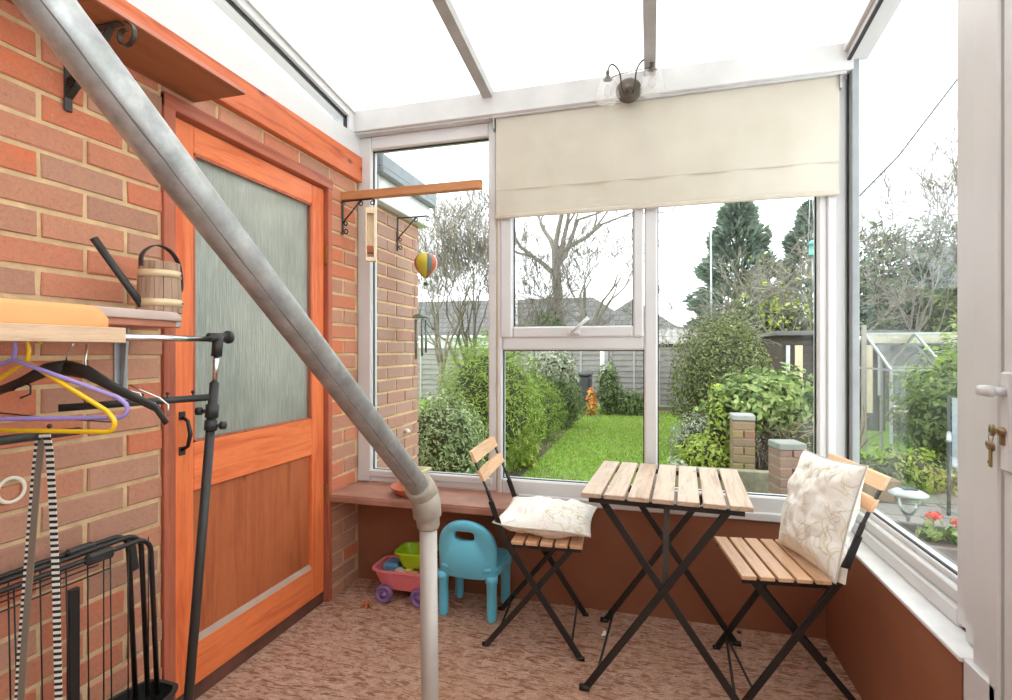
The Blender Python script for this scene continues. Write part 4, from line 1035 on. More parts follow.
# ------------------------------------------------------------------ garden
GZ = -.15
LIVE = dict(
    light=leafmat('fresh_green_leaves', [(0, (.16, .25, .03, 1)), (.5, (.24, .34, .05, 1)), (1, (.34, .44, .09, 1))]),
    varieg=leafmat('variegated_leaves', [(0, (.12, .18, .05, 1)), (.5, (.24, .32, .12, 1)), (1, (.5, .55, .32, 1))]),
    mid=leafmat('mid_green_leaves', [(0, (.07, .11, .03, 1)), (.5, (.13, .19, .05, 1)), (1, (.22, .28, .09, 1))]),
    olive=leafmat('olive_hedge_leaves', [(0, (.06, .075, .02, 1)), (.6, (.14, .165, .04, 1)), (1, (.30, .32, .11, 1))]),
    conifer=leafmat('hazed_blue_green_conifer', [(0, (.11, .15, .115, 1)), (.5, (.19, .245, .185, 1)), (1, (.30, .35, .27, 1))]),  # blue-green leaves, tones lightened to paint in distance haze
    dark=leafmat('dark_evergreen_leaves', [(0, (.05, .085, .03, 1)), (.6, (.10, .16, .05, 1)), (1, (.19, .27, .09, 1))]),
    pale=leafmat('pale_silver_leaves', [(0, (.20, .24, .14, 1)), (.5, (.38, .40, .28, 1)), (1, (.62, .62, .50, 1))]),
    yellow=leafmat('yellow_green_leaves', [(0, (.22, .30, .03, 1)), (.5, (.36, .46, .06, 1)), (1, (.52, .58, .14, 1))]),
    vine=leafmat('broad_vine_leaves', [(0, (.13, .20, .05, 1)), (.5, (.23, .33, .09, 1)), (1, (.42, .48, .18, 1))]),
    dry=leafmat('dry_brown_stems', [(0, (.20, .14, .09, 1)), (.5, (.30, .22, .15, 1)), (1, (.42, .34, .24, 1))]),
    orange=leafmat('orange_leaves', [(0, (.5, .16, .03, 1)), (.5, (.75, .30, .05, 1)), (1, (.85, .5, .12, 1))]),
    red=leafmat('red_petals', [(0, (.65, .05, .03, 1)), (1, (.85, .14, .08, 1))]))
BARK = plain('grey_brown_bark', (.15, .125, .10, 1), .9, var=.2, nscale=20)
TWIG = plain('grey_twigs', (.20, .17, .145, 1), .9, var=.15)
PALETWIG = plain('pale_tangled_twigs', (.30, .27, .21, 1), .9, var=.2)
SOIL = plain('garden_soil', (.09, .065, .045, 1), .95, var=.3, nscale=6)
CONC = plain('pale_concrete', (.36, .35, .33, 1), .85, var=.12)
WHITEWALL = plain('white_render', (.62, .62, .60, 1), .8)
SHEDW = wood('dark_brown_shed_boards', (.10, .075, .06, 1), (.06, .045, .035, 1), 0, .85, .5)
MORTARD = plain('grey_garden_mortar', srgb(146, 134, 112), .95, var=.1, nscale=20)
DARKP = plain('dark_grey_plastic', (.05, .052, .055, 1), .6)
GREYFAB = plain('grey_sling_fabric', (.30, .33, .35, 1), .7)
ALU = plain('dull_aluminium', (.42, .44, .44, 1), .4, .4)
WHITEROOF = plain('white_fascia_paint', (.74, .75, .76, 1), .5)
GREYGUT = plain('grey_roof_edge', (.24, .26, .28, 1), .6)

def leaves(mb, c, rad, n, size, seed, aspect=.5, fill=.35, squash_bottom=True, point=None, flat_z=GZ, up=.2, lump=.16, mi=0):
    rnd = random.Random(seed); c = Vector(c)
    for _ in range(n):
        while True:
            d = Vector((rnd.gauss(0, 1), rnd.gauss(0, 1), rnd.gauss(0, 1)))
            if d.length > .01: break
        d.normalize()
        k = 1-fill*rnd.random()**1.6
        k *= 1+lump*1.5*noise.noise(d*2.1+Vector((seed, 0, 0)))+lump*noise.noise(d*5+Vector((0, seed, 0)))
        p = Vector((d.x*rad[0]*k, d.y*rad[1]*k, d.z*rad[2]*k))
        if point: # conical crown
            t = (p.z/rad[2]+1)/2; t = min(max(t, 0), 1); f_ = (1-t)**point*1.25+.05; p.x *= f_; p.y *= f_
        p += c
        if p.z < flat_z+.01: p.z = flat_z+.01+rnd.random()*.1
        nrm = (d+Vector((rnd.uniform(-.8, .8), rnd.uniform(-.8, .8), rnd.uniform(-.6, .8)+up))).normalized()
        a = nrm.orthogonal().normalized(); a = (Matrix.Rotation(rnd.uniform(0, 2*PI), 3, nrm) @ a); b = nrm.cross(a)
        s_ = size*rnd.uniform(.6, 1.3); h_ = s_*aspect
        q = [p-a*s_, p-b*h_*.9+a*s_*.1+nrm*s_*.12, p+a*s_, p+b*h_*.9+a*s_*.1+nrm*s_*.12]
        mb.add(q, [(0, 1, 2, 3)], mi)
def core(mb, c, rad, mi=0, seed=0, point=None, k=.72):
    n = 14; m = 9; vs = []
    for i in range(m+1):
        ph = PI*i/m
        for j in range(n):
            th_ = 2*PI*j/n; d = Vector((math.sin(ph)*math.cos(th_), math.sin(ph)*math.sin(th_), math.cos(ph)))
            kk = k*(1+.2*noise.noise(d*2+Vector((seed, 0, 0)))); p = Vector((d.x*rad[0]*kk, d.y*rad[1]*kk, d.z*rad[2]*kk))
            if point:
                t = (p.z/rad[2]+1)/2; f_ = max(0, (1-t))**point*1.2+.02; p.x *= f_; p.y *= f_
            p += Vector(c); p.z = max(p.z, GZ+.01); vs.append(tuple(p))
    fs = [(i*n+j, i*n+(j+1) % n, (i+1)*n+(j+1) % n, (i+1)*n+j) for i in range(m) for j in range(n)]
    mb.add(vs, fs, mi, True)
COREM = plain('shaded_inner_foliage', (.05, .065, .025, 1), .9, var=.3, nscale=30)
def shrub(name, label, cat, c, rad, n, size, mat, seed, group=None, stem=True, coremat=None, **k):
    """c: centre of the crown"""
    t = thing(name, label, cat, (c[0], c[1], GZ), 0, group)
    o_ = Vector((c[0], c[1], GZ)); cc = Vector(c)-o_
    mb = MB(); kk = dict(k); kk['flat_z'] = 0.0
    leaves(mb, cc, rad, n, size, seed, **kk)
    mb.build('foliage', mat, t)
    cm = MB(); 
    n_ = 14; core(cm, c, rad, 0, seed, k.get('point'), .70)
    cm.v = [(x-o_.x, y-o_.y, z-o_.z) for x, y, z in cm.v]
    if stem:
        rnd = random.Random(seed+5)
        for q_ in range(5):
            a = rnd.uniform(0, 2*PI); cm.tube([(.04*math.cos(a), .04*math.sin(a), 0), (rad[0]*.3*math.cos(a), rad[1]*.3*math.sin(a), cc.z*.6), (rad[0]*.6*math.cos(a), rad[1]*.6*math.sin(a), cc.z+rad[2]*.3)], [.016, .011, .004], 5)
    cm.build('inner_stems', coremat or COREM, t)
    return t
def branch(mb, p, d, L, r, depth, rnd, bend=.25, split=3, shrink=.72, minr=.003, droop=0, spread=.6, r_end=.55):
    if depth == 0 or r < minr*.6: return
    seg = 3; pts = [Vector(p)]; rs = [r]; dd = Vector(d)
    for i in range(seg):
        dd = (dd+Vector((rnd.gauss(0, bend), rnd.gauss(0, bend), rnd.gauss(0, bend*.7)+.05-droop))).normalized()
        pts.append(pts[-1]+dd*L/seg); rs.append(r*(1-(1-r_end)*(i+1)/seg))
    mb.tube(pts, rs, 5 if r > .03 else 3, cap=False)
    k = rnd.choice((split-1, split, split)) if depth > 1 else 0
    for i in range(k):
        f_ = rnd.uniform(.45, 1) if i else 1
        ip = min(int(f_*seg), seg-1); fr = f_*seg-ip; q = pts[ip].lerp(pts[ip+1], fr)
        ax_ = Vector((rnd.gauss(0, 1), rnd.gauss(0, 1), rnd.gauss(0, .6))).normalized()
        nd = (dd+ax_*spread*rnd.uniform(.6, 1.3)).normalized()
        branch(mb, q, nd, L*shrink*rnd.uniform(.8, 1.15), max(rs[ip]*.62, minr), depth-1, rnd, bend, split, shrink, minr, droop, spread, r_end)
def bare_tree(name, label, loc, h_trunk, r, L, depth, seed, mat=None, split=3, ivy=None, dirs=None, group=None, minr=.006, droop=0, spread=.6, shrink=.74, lean=(0, 0), gz=None):
    t = thing(name, label, 'tree', (loc[0], loc[1], GZ if gz is None else gz), 0, group)
    rnd = random.Random(seed)
    tp = Vector((lean[0], lean[1], h_trunk))
    MB().tube([(0, 0, -.1), tp*.5+Vector((rnd.gauss(0, r), 0, 0)), tp], [r*1.15, r, r*.85], 10).build('trunk', mat or BARK, t)
    mb = MB(); dirs = dirs or [(rnd.uniform(-.7, .7), rnd.uniform(-.7, .7), 1) for _ in range(4)]
    for i, d in enumerate(dirs):
        branch(mb, tp*(.75+.25*i/len(dirs)) if i else tp, Vector(d).normalized(), L*rnd.uniform(.85, 1.1), r*.6, depth, rnd, .18, split, shrink, minr, droop, spread)
    mb.build('branches', mat or TWIG, t)
    if ivy:
        m2 = MB()
        for (c_, rd, n_) in ivy: leaves(m2, c_, rd, n_, .09, seed, fill=.8, flat_z=0)
        m2.build('ivy', LIVE['dark'], t)
    return t

# ground
struct('ground', MB().box(-14, 16, 2.56, 60, GZ-.3, GZ), GRASSBASE)
struct('path', MB().box(.72, 12, 2.56, 6.6, GZ-.05, GZ+.012), PAVE)
soil = MB()
for (x0, x1, y0, y1) in ((-2.9, -1.35, 2.6, 12.4), (-1.05, 2.2, 11.6, 13.0), (.55, 2.3, 5.3, 9.4)): soil.box(x0, x1, y0, y1, GZ-.05, GZ+.015)
struct('planting_bed', soil, SOIL)
rnd = random.Random(77); gmb = MB()
for _ in range(26000):
    y = 3.6+8.4*rnd.random()**.8; x = rnd.uniform(-1.35, .75)-.02*(y-4)-.2*(y > 4.5)+ (0 if y < 5.3 else rnd.uniform(-.1, .25))
    a = rnd.uniform(0, PI); h_ = rnd.uniform(.015, .04)*(1.1 if y > 7 else .9); w_ = rnd.uniform(.004, .008)*(1+(y-3.6)*.25)
    dx, dy = math.cos(a)*w_, math.sin(a)*w_; lx, ly = rnd.gauss(0, .012), rnd.gauss(0, .012)
    gmb.add([(x-dx, y-dy, GZ), (x+dx, y+dy, GZ), (x+lx, y+ly, GZ+h_)], [(0, 1, 2)])
tag(gmb.build('grass', leafmat('grass_blades', [(0, (.21, .31, .05, 1)), (.5, (.30, .43, .07, 1)), (1, (.42, .53, .13, 1))], .6, .3)), 'short green lawn grass beyond the back windows', 'grass', kind='stuff')
fl = MB(); rnd = random.Random(9)
for _ in range(260):
    y = 4.2+7.2*rnd.random(); x = rnd.uniform(-1.2, .8); s_ = rnd.uniform(.012, .03); a = rnd.uniform(0, 6)
    fl.add([(x-s_, y, GZ+.03), (x, y-s_*.6, GZ+.035), (x+s_, y, GZ+.03), (x, y+s_*.6, GZ+.04)], [(0, 1, 2, 3)])
tag(fl.build('fallen_leaves', LIVE['dry']), 'small dry fallen leaves scattered over the lawn', 'leaves', kind='stuff')

# house extension outside, left: its brick flank wall, fascia and roof edge
eb = MB(); brickwork(eb, ('x', XL-.012), YB+.13, 3.17, GZ, 2.03, .058, 1.061)
eb.box(-4.0, XL-.006, YB+.13, 3.165, GZ, 2.03, 1)
e2 = MB(); brickwork(e2, ('y', 3.165), -4.0, XL, GZ, 2.03, .058, .06, face=1); eb.v += [];
k0 = len(eb.v); eb.v += e2.v; eb.f += [tuple(i+k0 for i in f_) for f_ in e2.f]; eb.mi += e2.mi; eb.sm += e2.sm
ex = setting('wall_extension'); 
eo = eb.build('brickwork', [BRICK2, MORTAR], ex)
MB().box(-4.0, XL+.05, YB+.13, 3.25, 2.03, 2.20, ch=.004).build('fascia', WHITEROOF, ex)
MB().box(-4.0, XL+.085, YB+.10, 3.29, 2.20, 2.285, ch=.01).box(XL+.04, XL+.09, YB+.1, 3.27, 2.165, 2.21, ch=.01).build('roof_edge', GREYGUT, ex)
MB().tube([(XL, 2.97, .70), (XL+.02, 2.97, .70), (XL+.03, 2.97, .69)], .014, 10).build('waste_pipe', WHITEP, ex)
hb2 = thing('hanging_bracket', 'black scroll bracket screwed to the outside brick wall, balloon hanging off it', 'bracket', (XL, 2.87, 2.01))
hook_bracket(.20, .20).build('scroll_arm', BLACKM, hb2)
bal = thing('balloon_spinner', 'striped hot air balloon garden spinner hanging outside the left window', 'spinner', (-1.30, 2.87, 1.72))
prof = []
for k in range(19):
    t = k/18; z = .070-.155*t; r_ = .069*math.sqrt(max(0, 1-((t-.40)/.40)**2)) if t < .40 else .069*(1-((t-.40)/.60)**1.7)+.010*((t-.4)/.6)
    prof.append((max(r_, .001), z))
MB().lathe(prof, 36).build('envelope', BALLOON, bal)
MB().lathe([(.010, -.128), (.013, -.112), (.013, -.110), (.001, -.110)], 12).tube([(.008, 0, -.112), (.010, 0, -.085)], .001, 4).tube([(-.008, 0, -.112), (-.010, 0, -.085)], .001, 4).build('basket', BARK, bal)
MB().tube([(0, 0, .07), (.004, 0, .17), (-.02, 0, .27)], .0012, 5).build('cord', BLACKM, bal)
wch = thing('wind_chime', 'dark tube wind chime hanging below the balloon by the outside wall', 'wind chime', (-1.335, 2.87, 1.40))
MB().lathe([(.001, .0), (.045, 0), (.045, .008), (.03, .02), (.001, .03)], 20).build('top_disc', plain('green_grey_metal', (.16, .19, .16, 1), .5), wch)
for k in range(5):
    a = k*2*PI/5+.4; MB().tube([(.033*math.cos(a), .033*math.sin(a), -.012), (.033*math.cos(a), .033*math.sin(a), -.21-.02*(k % 3))], .0065, 10).build('chime_tube', MATS['green_grey_metal'], wch)
MB().tube([(0, 0, .03), (.03, 0, .19)], .001, 4).build('cord', BLACKM, wch)

# shrubs down the left side
shrub('round_shrub', 'round pale-leaved shrub close to the brick extension, low in the left window', 'shrub', (-1.68, 4.05, .38), (.38, .42, .52), 8500, .018, LIVE['varieg'], 1)
shrub('hedge', 'tall feathery bright green conifer hedge behind the round shrub', 'hedge', (-1.72, 5.45, .58), (.62, .6, .80), 9000, .034, LIVE['light'], 2, aspect=.22, up=.5)
shrub('hedge', 'loose green hedge at the lawn edge just right of the window mullion', 'hedge', (-1.93, 6.5, .40), (.42, .55, .74), 5000, .036, LIVE['mid'], 3, aspect=.3)
shrub('feathery_shrub', 'feathery grey-green shrub leaning over the lawn', 'shrub', (-1.72, 7.7, .28), (.45, .5, .52), 4000, .04, LIVE['light'], 4, aspect=.18)
shrub('conifer_shrub', 'spreading soft green conifer behind the feathery shrub', 'shrub', (-1.66, 9.0, .30), (.55, .5, .50), 4200, .05, LIVE['mid'], 5, aspect=.2)
shrub('silver_shrub', 'pale silvery shrub standing above the green ones at the back', 'shrub', (-1.75, 9.3, .78), (.50, .45, .42), 3000, .045, LIVE['pale'], 6)
shrub('low_shrub', 'small yellow-green shrub low at the lawn edge by the left chair', 'shrub', (-1.42, 5.9, .0), (.16, .2, .2), 900, .03, LIVE['yellow'], 7)
shrub('rose_bush', 'loose upright green bush in front of the grey fence', 'shrub', (-.86, 11.1, .40), (.28, .28, .58), 1100, .05, LIVE['mid'], 8, fill=.8)
shrub('low_shrub', 'low leafy green shrub at the foot of the fence, right of the rose bush', 'shrub', (-.45, 11.2, .10), (.4, .3, .28), 1100, .05, LIVE['mid'], 9, fill=.6)
shrub('orange_shrub', 'small glowing orange-leaved shrub at the end of the lawn', 'shrub', (-1.20, 10.9, .10), (.12, .12, .34), 420, .05, LIVE['orange'], 10, fill=.8)
cb = thing('compost_bin', 'dark grey plastic compost bin before the grey fence', 'bin', (-1.62, 11.9, GZ))
MB().box(-.30, .30, -.28, .28, 0, .78, ch=.03).build('body', DARKP, cb)
MB().box(-.32, .32, -.30, .30, .78, .86, ch=.03).build('lid', DARKP, cb)

# fence: posts and panels, copied
FY = 12.9
gf = thing('garden_fence', 'weathered grey lap-panel fence with concrete posts across the garden end', 'fence', (-6.6, FY, GZ))
def make_panel():
    m_ = MB()
    for k in range(10): m_.add([(.03, -.022, .05+k*.135), (1.79, -.022, .05+k*.135), (1.79, .0, .05+k*.135+.15), (.03, 0, .05+k*.135+.15), (.03, .012, .05+k*.135), (1.79, .012, .05+k*.135), (1.79, .012, .2+k*.135), (.03, .012, .2+k*.135)], [(0, 1, 2, 3), (4, 7, 6, 5), (0, 4, 5, 1), (3, 2, 6, 7)])
    t = m_.build('lap_panel', FENCEW, gf)
    MB().box(.02, 1.80, -.03, .03, 1.40, 1.43).build('capping', FENCEW, t)
    for x in (.05, .60, 1.18, 1.74): MB().box(x, x+.045, -.036, -.012, .04, 1.41).build('batten', FENCEL, t)
    return t
pn = make_panel()
for i in range(6):
    o_ = pn if i == 0 else copy_tree(pn, gf); o_.location = (i*1.86, 0, 0)
po_ = MB().box(-.05, .05, -.06, .06, 0, 1.50, ch=.01).build('post', CONC, gf)
for i in range(7):
    o_ = po_ if i == 0 else copy_tree(po_, gf); o_.location = (-.03+i*1.86, -.02, 0)
tag(MB().tube([(0, 0, 0), (0, 0, 2.75)], .035, 10).build('white_pole', WHITEWALL, None, loc=(-3.0, 11.6, GZ)), 'white pole rising from the shrubs at left of the lawn', 'pole')
tag(MB().tube([(0, 0, 0), (0, 0, 1.45)], .05, 10).build('white_pole', WHITEWALL, None, loc=(-1.09, 12.2, GZ)), 'short white pole standing before the grey fence', 'pole')
tag(MB().tube([(0, 0, 0), (-.04, 0, 5.2)], .025, 8).build('mast', ALU, None, loc=(1.58, 14.97, GZ)), 'tall thin metal mast left of the big conifer', 'mast')
tag(MB().box(-.045, .045, -.04, .04, 0, 1.1).build('green_post', plain('faded_green_paint', (.10, .30, .24, 1), .7), None, loc=(.02, 12.6, GZ)), 'green painted post before the fence beside the window mullion', 'post')

# bungalows and outbuildings beyond
def hip_roof(x0, x1, y0, y1, ze, zr, ov=.3):
    xm = (y1-y0)/2; m_ = MB(); x0 -= ov; x1 += ov; y0 -= ov; y1 += ov; ym = (y0+y1)/2
    vs = [(x0, y0, ze), (x1, y0, ze), (x1, y1, ze), (x0, y1, ze), (x0+xm, ym, zr), (x1-xm, ym, zr)]
    return m_.add(vs, [(0, 1, 5, 4), (1, 2, 5), (2, 3, 4, 5), (3, 0, 4), (0, 3, 2, 1)])
def bungalow(label, x0, x1, y0, y1, ze, zr, wins, chim=None):
    t = thing('bungalow', label, 'house', ((x0+x1)/2, (y0+y1)/2, GZ)); o_ = Vector(t.location)
    sh = lambda m_: (setattr(m_, 'v', [(x-o_.x, y-o_.y, z-o_.z) for x, y, z in m_.v]), m_)[1]
    sh(MB().box(x0, x1, y0, y1, GZ, ze)).build('wall', WHITEWALL, t)
    sh(hip_roof(x0, x1, y0, y1, ze, zr)).build('roof', TILE, t)
    sh(MB().box(x0-.32, x1+.32, y0-.36, y0-.30, ze-.10, ze+.02)).build('gutter', WHITEROOF, t)
    for (a, b, c_, d_) in wins:
        wv = sh(MB().box(a, b, y0-.04, y0+.02, c_, d_)).build('window_frame', WHITEROOF, t)
        sh(MB().box(a+.06, b-.06, y0-.05, y0-.03, c_+.06, d_-.06)).build('window_pane', DARKP, wv)
    return t
bungalow('grey-roofed white bungalow beyond the fence behind the opening sash', -19.5, -.3, 27.5, 34, 2.05, 4.35, [(-6, -4.4, .6, 1.7), (-3, -1.6, .6, 1.7)])
bungalow('smaller grey-roofed white house seen just right of the window mullion', -4.5, 1.95, 35.5, 42.5, 2.35, 5.0, [(.5, 1.2, 1.3, 2.1)])
gs = thing('garage', 'low outbuilding with pale corrugated roof directly behind the fence', 'outbuilding', (1.1, 15.8, GZ))
MB().box(-1.3, 1.5, -.7, 1.4, 0, 1.55).build('wall', SHEDW, gs)
m_ = MB(); vs = []; fs = []; n = 60
for i in range(n+1):
    x = -1.4+3.0*i/n; z = .03*math.cos(i*PI/2)
    vs += [(x, -.85, 1.56+z), (x, .35, 2.0+z)]
for i in range(n): fs.append((2*i, 2*i+2, 2*i+3, 2*i+1))
m_.add(vs, fs); m_.build('corrugated_roof', CORR, gs)

# bare trees
bare_tree('bare_tree', 'bare tree with ivy-clad trunk seen through the opening sash', (-3.2, 17.8), 5.0, .17, 1.9, 6, 21, split=3, minr=.012, ivy=[((0, 0, 2.2), (.30, .3, .9), 900), ((-.45, .3, 2.0), (.55, .4, .75), 1300), ((-.6, .3, 1.3), (1.3, .6, 1.2), 2500)], dirs=[(0, 0, 1), (-.75, .1, .75), (.9, .1, .8), (.2, .2, 1), (1.1, -.2, .35), (-.5, .3, 1)], spread=.55)
bare_tree('bare_tree', 'wide bare tree behind the bungalow roof, right of the ivy trunk', (-2.9, 25), 2.6, .2, 2.0, 6, 22, minr=.016, dirs=[(-.5, 0, 1), (.5, .1, 1), (.05, 0, 1), (1.0, 0, .75), (-.9, .2, .8)], spread=.5)
bare_tree('bare_tree', 'dense fine-twigged bare tree filling the upper left window', (-2.75, 7.9), .9, .07, .88, 8, 23, split=3, minr=.0035, mat=TWIG, dirs=[(.25, 0, 1), (-.3, .1, 1), (.1, -.2, 1.2), (.6, .1, .9), (0, 0, 1), (-.7, 0, .9), (.75, 0, .6)], spread=.42, shrink=.76)
bare_tree('bare_tree', 'slim bare sapling between the brick wall and the fine-twigged tree', (-2.75, 6.6), 1.2, .04, .75, 7, 27, split=3, minr=.003, mat=PALETWIG, dirs=[(.05, 0, 1), (.2, .1, 1.2), (-.15, 0, 1), (.4, 0, .8), (-.4, 0, 1)], spread=.4, shrink=.76)
bare_tree('bare_tree', 'tangled arching bare tree in front of the big conifer', (2.35, 10.9), .8, .05, .95, 7, 24, split=3, minr=.006, mat=PALETWIG, droop=.03, dirs=[(-.8, 0, .8), (-.3, .1, 1), (.4, 0, 1), (.9, .1, .7), (-1, -.2, .45), (.1, 0, .9), (.7, -.3, .5)], spread=.62, shrink=.78)
bare_tree('bare_tree', 'small bare tree nearest the corner in the right-hand window', (3.95, 9.9), 1.2, .05, 1.0, 6, 25, split=3, minr=.006, dirs=[(.0, 0, 1), (.35, 0, 1), (.7, 0, .8), (-.3, 0, 1)], spread=.5)
bare_tree('bare_tree', 'bare tree rising above the evergreens in the right-hand window', (5.2, 12.6), 1.6, .10, 1.6, 6, 26, split=3, minr=.008, dirs=[(-.5, 0, 1), (.0, 0, 1), (-.9, 0, .8), (.5, 0, 1)], spread=.5)
bare_tree('bare_tree', 'small pinkish bare tree beyond the second bungalow roof', (.0, 22), 2.2, .05, .7, 6, 29, split=3, minr=.008, dirs=[(.1, 0, 1), (.6, 0, .9), (-.3, 0, 1)])

tl = MB(); leaves(tl, (2.35, 10.9, 2.0), (1.3, .8, 1.2), 260, .05, 99, fill=.9, aspect=.6)
for o_ in bpy.data.objects:
    if o_.get('label', '').startswith('tangled arching'):
        tl.v = [(x-o_.location.x, y-o_.location.y, z-o_.location.z) for x, y, z in tl.v]; tl.build('yellow_leaves', LIVE['yellow'], o_)
# conifers and evergreens
def conifer(label, x, y, h_, r_, n, seed, mat='conifer', size=.10):
    t = thing('conifer', label, 'tree', (x, y, GZ))
    MB().tube([(0, 0, 0), (0, 0, h_*.9)], [.14, .03], 8).build('trunk', BARK, t)
    m_ = MB(); rnd_ = random.Random(seed)
    for _ in range(n):
        tt_ = rnd_.random()**.85; z = h_*(.08+.92*tt_); rad_ = r_*(1-tt_)**.62*(1+.22*math.sin(z*7+seed)+.25*noise.noise(Vector((z*2, seed, rnd_.random()*.5))))
        a = rnd_.uniform(0, 2*PI); k = 1-.45*rnd_.random()**2; rr = rad_*k*(1+.25*noise.noise(Vector((math.cos(a)*2, math.sin(a)*2, z*1.5+seed))))
        p = Vector((rr*math.cos(a), rr*math.sin(a), z+rnd_.gauss(0, .06)))
        d = Vector((math.cos(a), math.sin(a), .35+rnd_.gauss(0, .4))).normalized(); s_ = size*rnd_.uniform(.6, 1.3)
        b = d.cross(Vector((rnd_.gauss(0, 1), rnd_.gauss(0, 1), rnd_.gauss(0, 1)))).normalized()
        m_.add([p-d*s_, p+b*s_*.3, p+d*s_, p-b*s_*.3], [(0, 1, 2, 3)])
    m_.build('foliage', LIVE[mat], t); return t
conifer('tall blue-green conifer with pointed top, right of the metal mast', 2.55, 17.3, 6.1, 1.75, 9000, 31, size=.17)
conifer('second blue-green conifer, lower, partly behind the window post', 4.5, 17.2, 5.7, 1.4, 5000, 32, size=.16)
shrub('evergreen_tree', 'pale green round tree left of the conifer behind the outbuilding', 'tree', (1.55, 16.9, 1.05), (.85, .7, .95), 2500, .07, LIVE['mid'], 33, lump=.3)
shrub('evergreen_tree', 'bushy green mass below the tall conifer and tangled twigs', 'tree', (2.55, 13.0, 1.1), (1.5, .8, 1.35), 6000, .07, LIVE['olive'], 34, lump=.35, fill=.6)
shrub('evergreen_tree', 'broad mid-green evergreen above the greenhouse in the right window', 'tree', (5.7, 12.2, 1.7), (1.7, 1.2, 1.9), 20000, .085, LIVE['dark'], 35, lump=.35, fill=.5)
shrub('evergreen_tree', 'grey-green evergreen left of the broad one in the right window', 'tree', (4.35, 12.4, 1.4), (1.0, .9, 1.3), 4200, .07, LIVE['conifer'], 36, lump=.35, fill=.6)
shrub('evergreen_tree', 'yellow-tinged evergreen at the front of the right window trees', 'tree', (5.3, 11.2, 1.35), (.9, .7, 1.1), 3500, .06, LIVE['olive'], 37, lump=.35, fill=.6)

# big hedge right of the mullion, plants and brick piers
shrub('clipped_bush', 'large domed olive-green bush right of the window mullion', 'hedge', (.90, 7.55, .76), (.66, .60, .93), 13000, .024, LIVE['olive'], 41, lump=.08, fill=.3)
shrub('twiggy_shrub', 'greyish twiggy growth low in front of the domed bush', 'shrub', (.62, 6.9, .10), (.42, .35, .34), 3200, .028, LIVE['pale'], 42, fill=.6, aspect=.3)
shrub('leafy_plant', 'bright yellow-green leafy plant below the domed bush', 'shrub', (.56, 5.75, .10), (.30, .28, .26), 1900, .03, LIVE['yellow'], 43, fill=.6)
shrub('leafy_plant', 'narrow yellow-green plant climbing beside the taller brick pier', 'shrub', (.66, 5.75, .35), (.12, .15, .55), 900, .032, LIVE['yellow'], 44, fill=.8)
shrub('cabbage_plant', 'pale grey-green plant at the left end of the timber bed', 'shrub', (.22, 5.1, .03), (.09, .09, .20), 260, .04, LIVE['pale'], 45, fill=.8)
vn = thing('climbing_vine', 'broad-leaved green vine sprawling over the garden wall between the piers', 'climber', (1.22, 5.85, GZ))
m_ = MB()
leaves(m_, (0, 0, .85), (.58, .30, .30), 3000, .040, 51, aspect=.62, lump=.3, flat_z=0)
leaves(m_, (.30, -.05, .62), (.40, .25, .34), 1000, .038, 52, aspect=.6, lump=.3, flat_z=0)
leaves(m_, (-.36, -.1, .70), (.22, .2, .35), 600, .038, 53, aspect=.6, lump=.3, flat_z=0)
m_.build('foliage', LIVE['vine'], vn)
m_ = MB(); rnd = random.Random(55)
for _ in range(150):
    x = rnd.uniform(-.22, .55); y = rnd.uniform(-.22, .12); z = rnd.uniform(0, .2); pts = [Vector((x, y, z))]
    for _k in range(5): pts.append(pts[-1]+Vector((rnd.gauss(0, .07), rnd.gauss(0, .05), rnd.uniform(.04, .20))))
    m_.tube(pts, [.009, .008, .007, .006, .005, .004], 4)
m_.build('woody_stems', plain('brown_woody_stems', (.26, .19, .13, 1), .9, var=.25), vn)
def pier(label, x, y, w_, zt, rz, mat, capm, seed, joint):
    t = thing('brick_pier', label, 'pier', (x, y, GZ), rz)
    m_ = MB(); random.seed(seed); h_ = w_/2; H = zt-GZ-.05
    k = 0; z = 0
    while z < H-.02:
        zz = min(z+.066, H)
        if k % 2: segs = [(-h_, 0, 'f'), (.0, h_, 'f')]
        else: segs = [(-h_, h_, 'f')]
        for a, b, _ in segs:
            m_.box(a+.004, b-.004, -h_+random.uniform(-.004, .003), h_, z, zz, 0, ch=.005)
        m_.box(-h_+.006, h_-.006, -h_+.006, h_-.006, zz, min(zz+.012, H), 1)
        z += .077; k += 1
    m_.build('brick_courses', [mat, MORTARD], t)
    MB().box(-h_, h_, -h_, h_, H, H+.055, ch=.008).build('cap_stone', capm, t)
    return t
pier('taller mossy brick pier left of the vine',   .83, 5.35, .200, .60, R(0), BRICK3, CONC, 61, 0)
pier('shorter brick pier with grey stone cap behind the right chair cushion', 1.02, 4.50, .205, .49, R(12), bricks_mat('dusky_pier_brick', [(0, srgb(138, 108, 98)), (.5, srgb(122, 102, 96)), (1, srgb(146, 118, 106))]), plain('green_grey_capstone', (.24, .245, .22, 1), .9), 62, 0)
tag(MB().box(-.55, .62, -.05, .05, 0, .30, ch=.006).build('sleeper', plain('mossy_timber', (.24, .22, .15, 1), .9, var=.2), None, loc=(.60, 4.98, GZ)), 'mossy horizontal timber edging the raised bed beyond the table', 'timber')
tag(MB().box(-.42, .75, -.06, .06, 0, .20, ch=.01).build('low_wall', BRICK3, None, loc=(1.38, 5.42, GZ)), 'low garden wall at the foot of the vine', 'wall')
bx = shrub('dry_plant', 'dry brown tangle behind the shorter pier', 'shrub', (1.42, 5.2, .30), (.30, .22, .36), 1200, .05, LIVE['dry'], 63, aspect=.08, fill=.9)
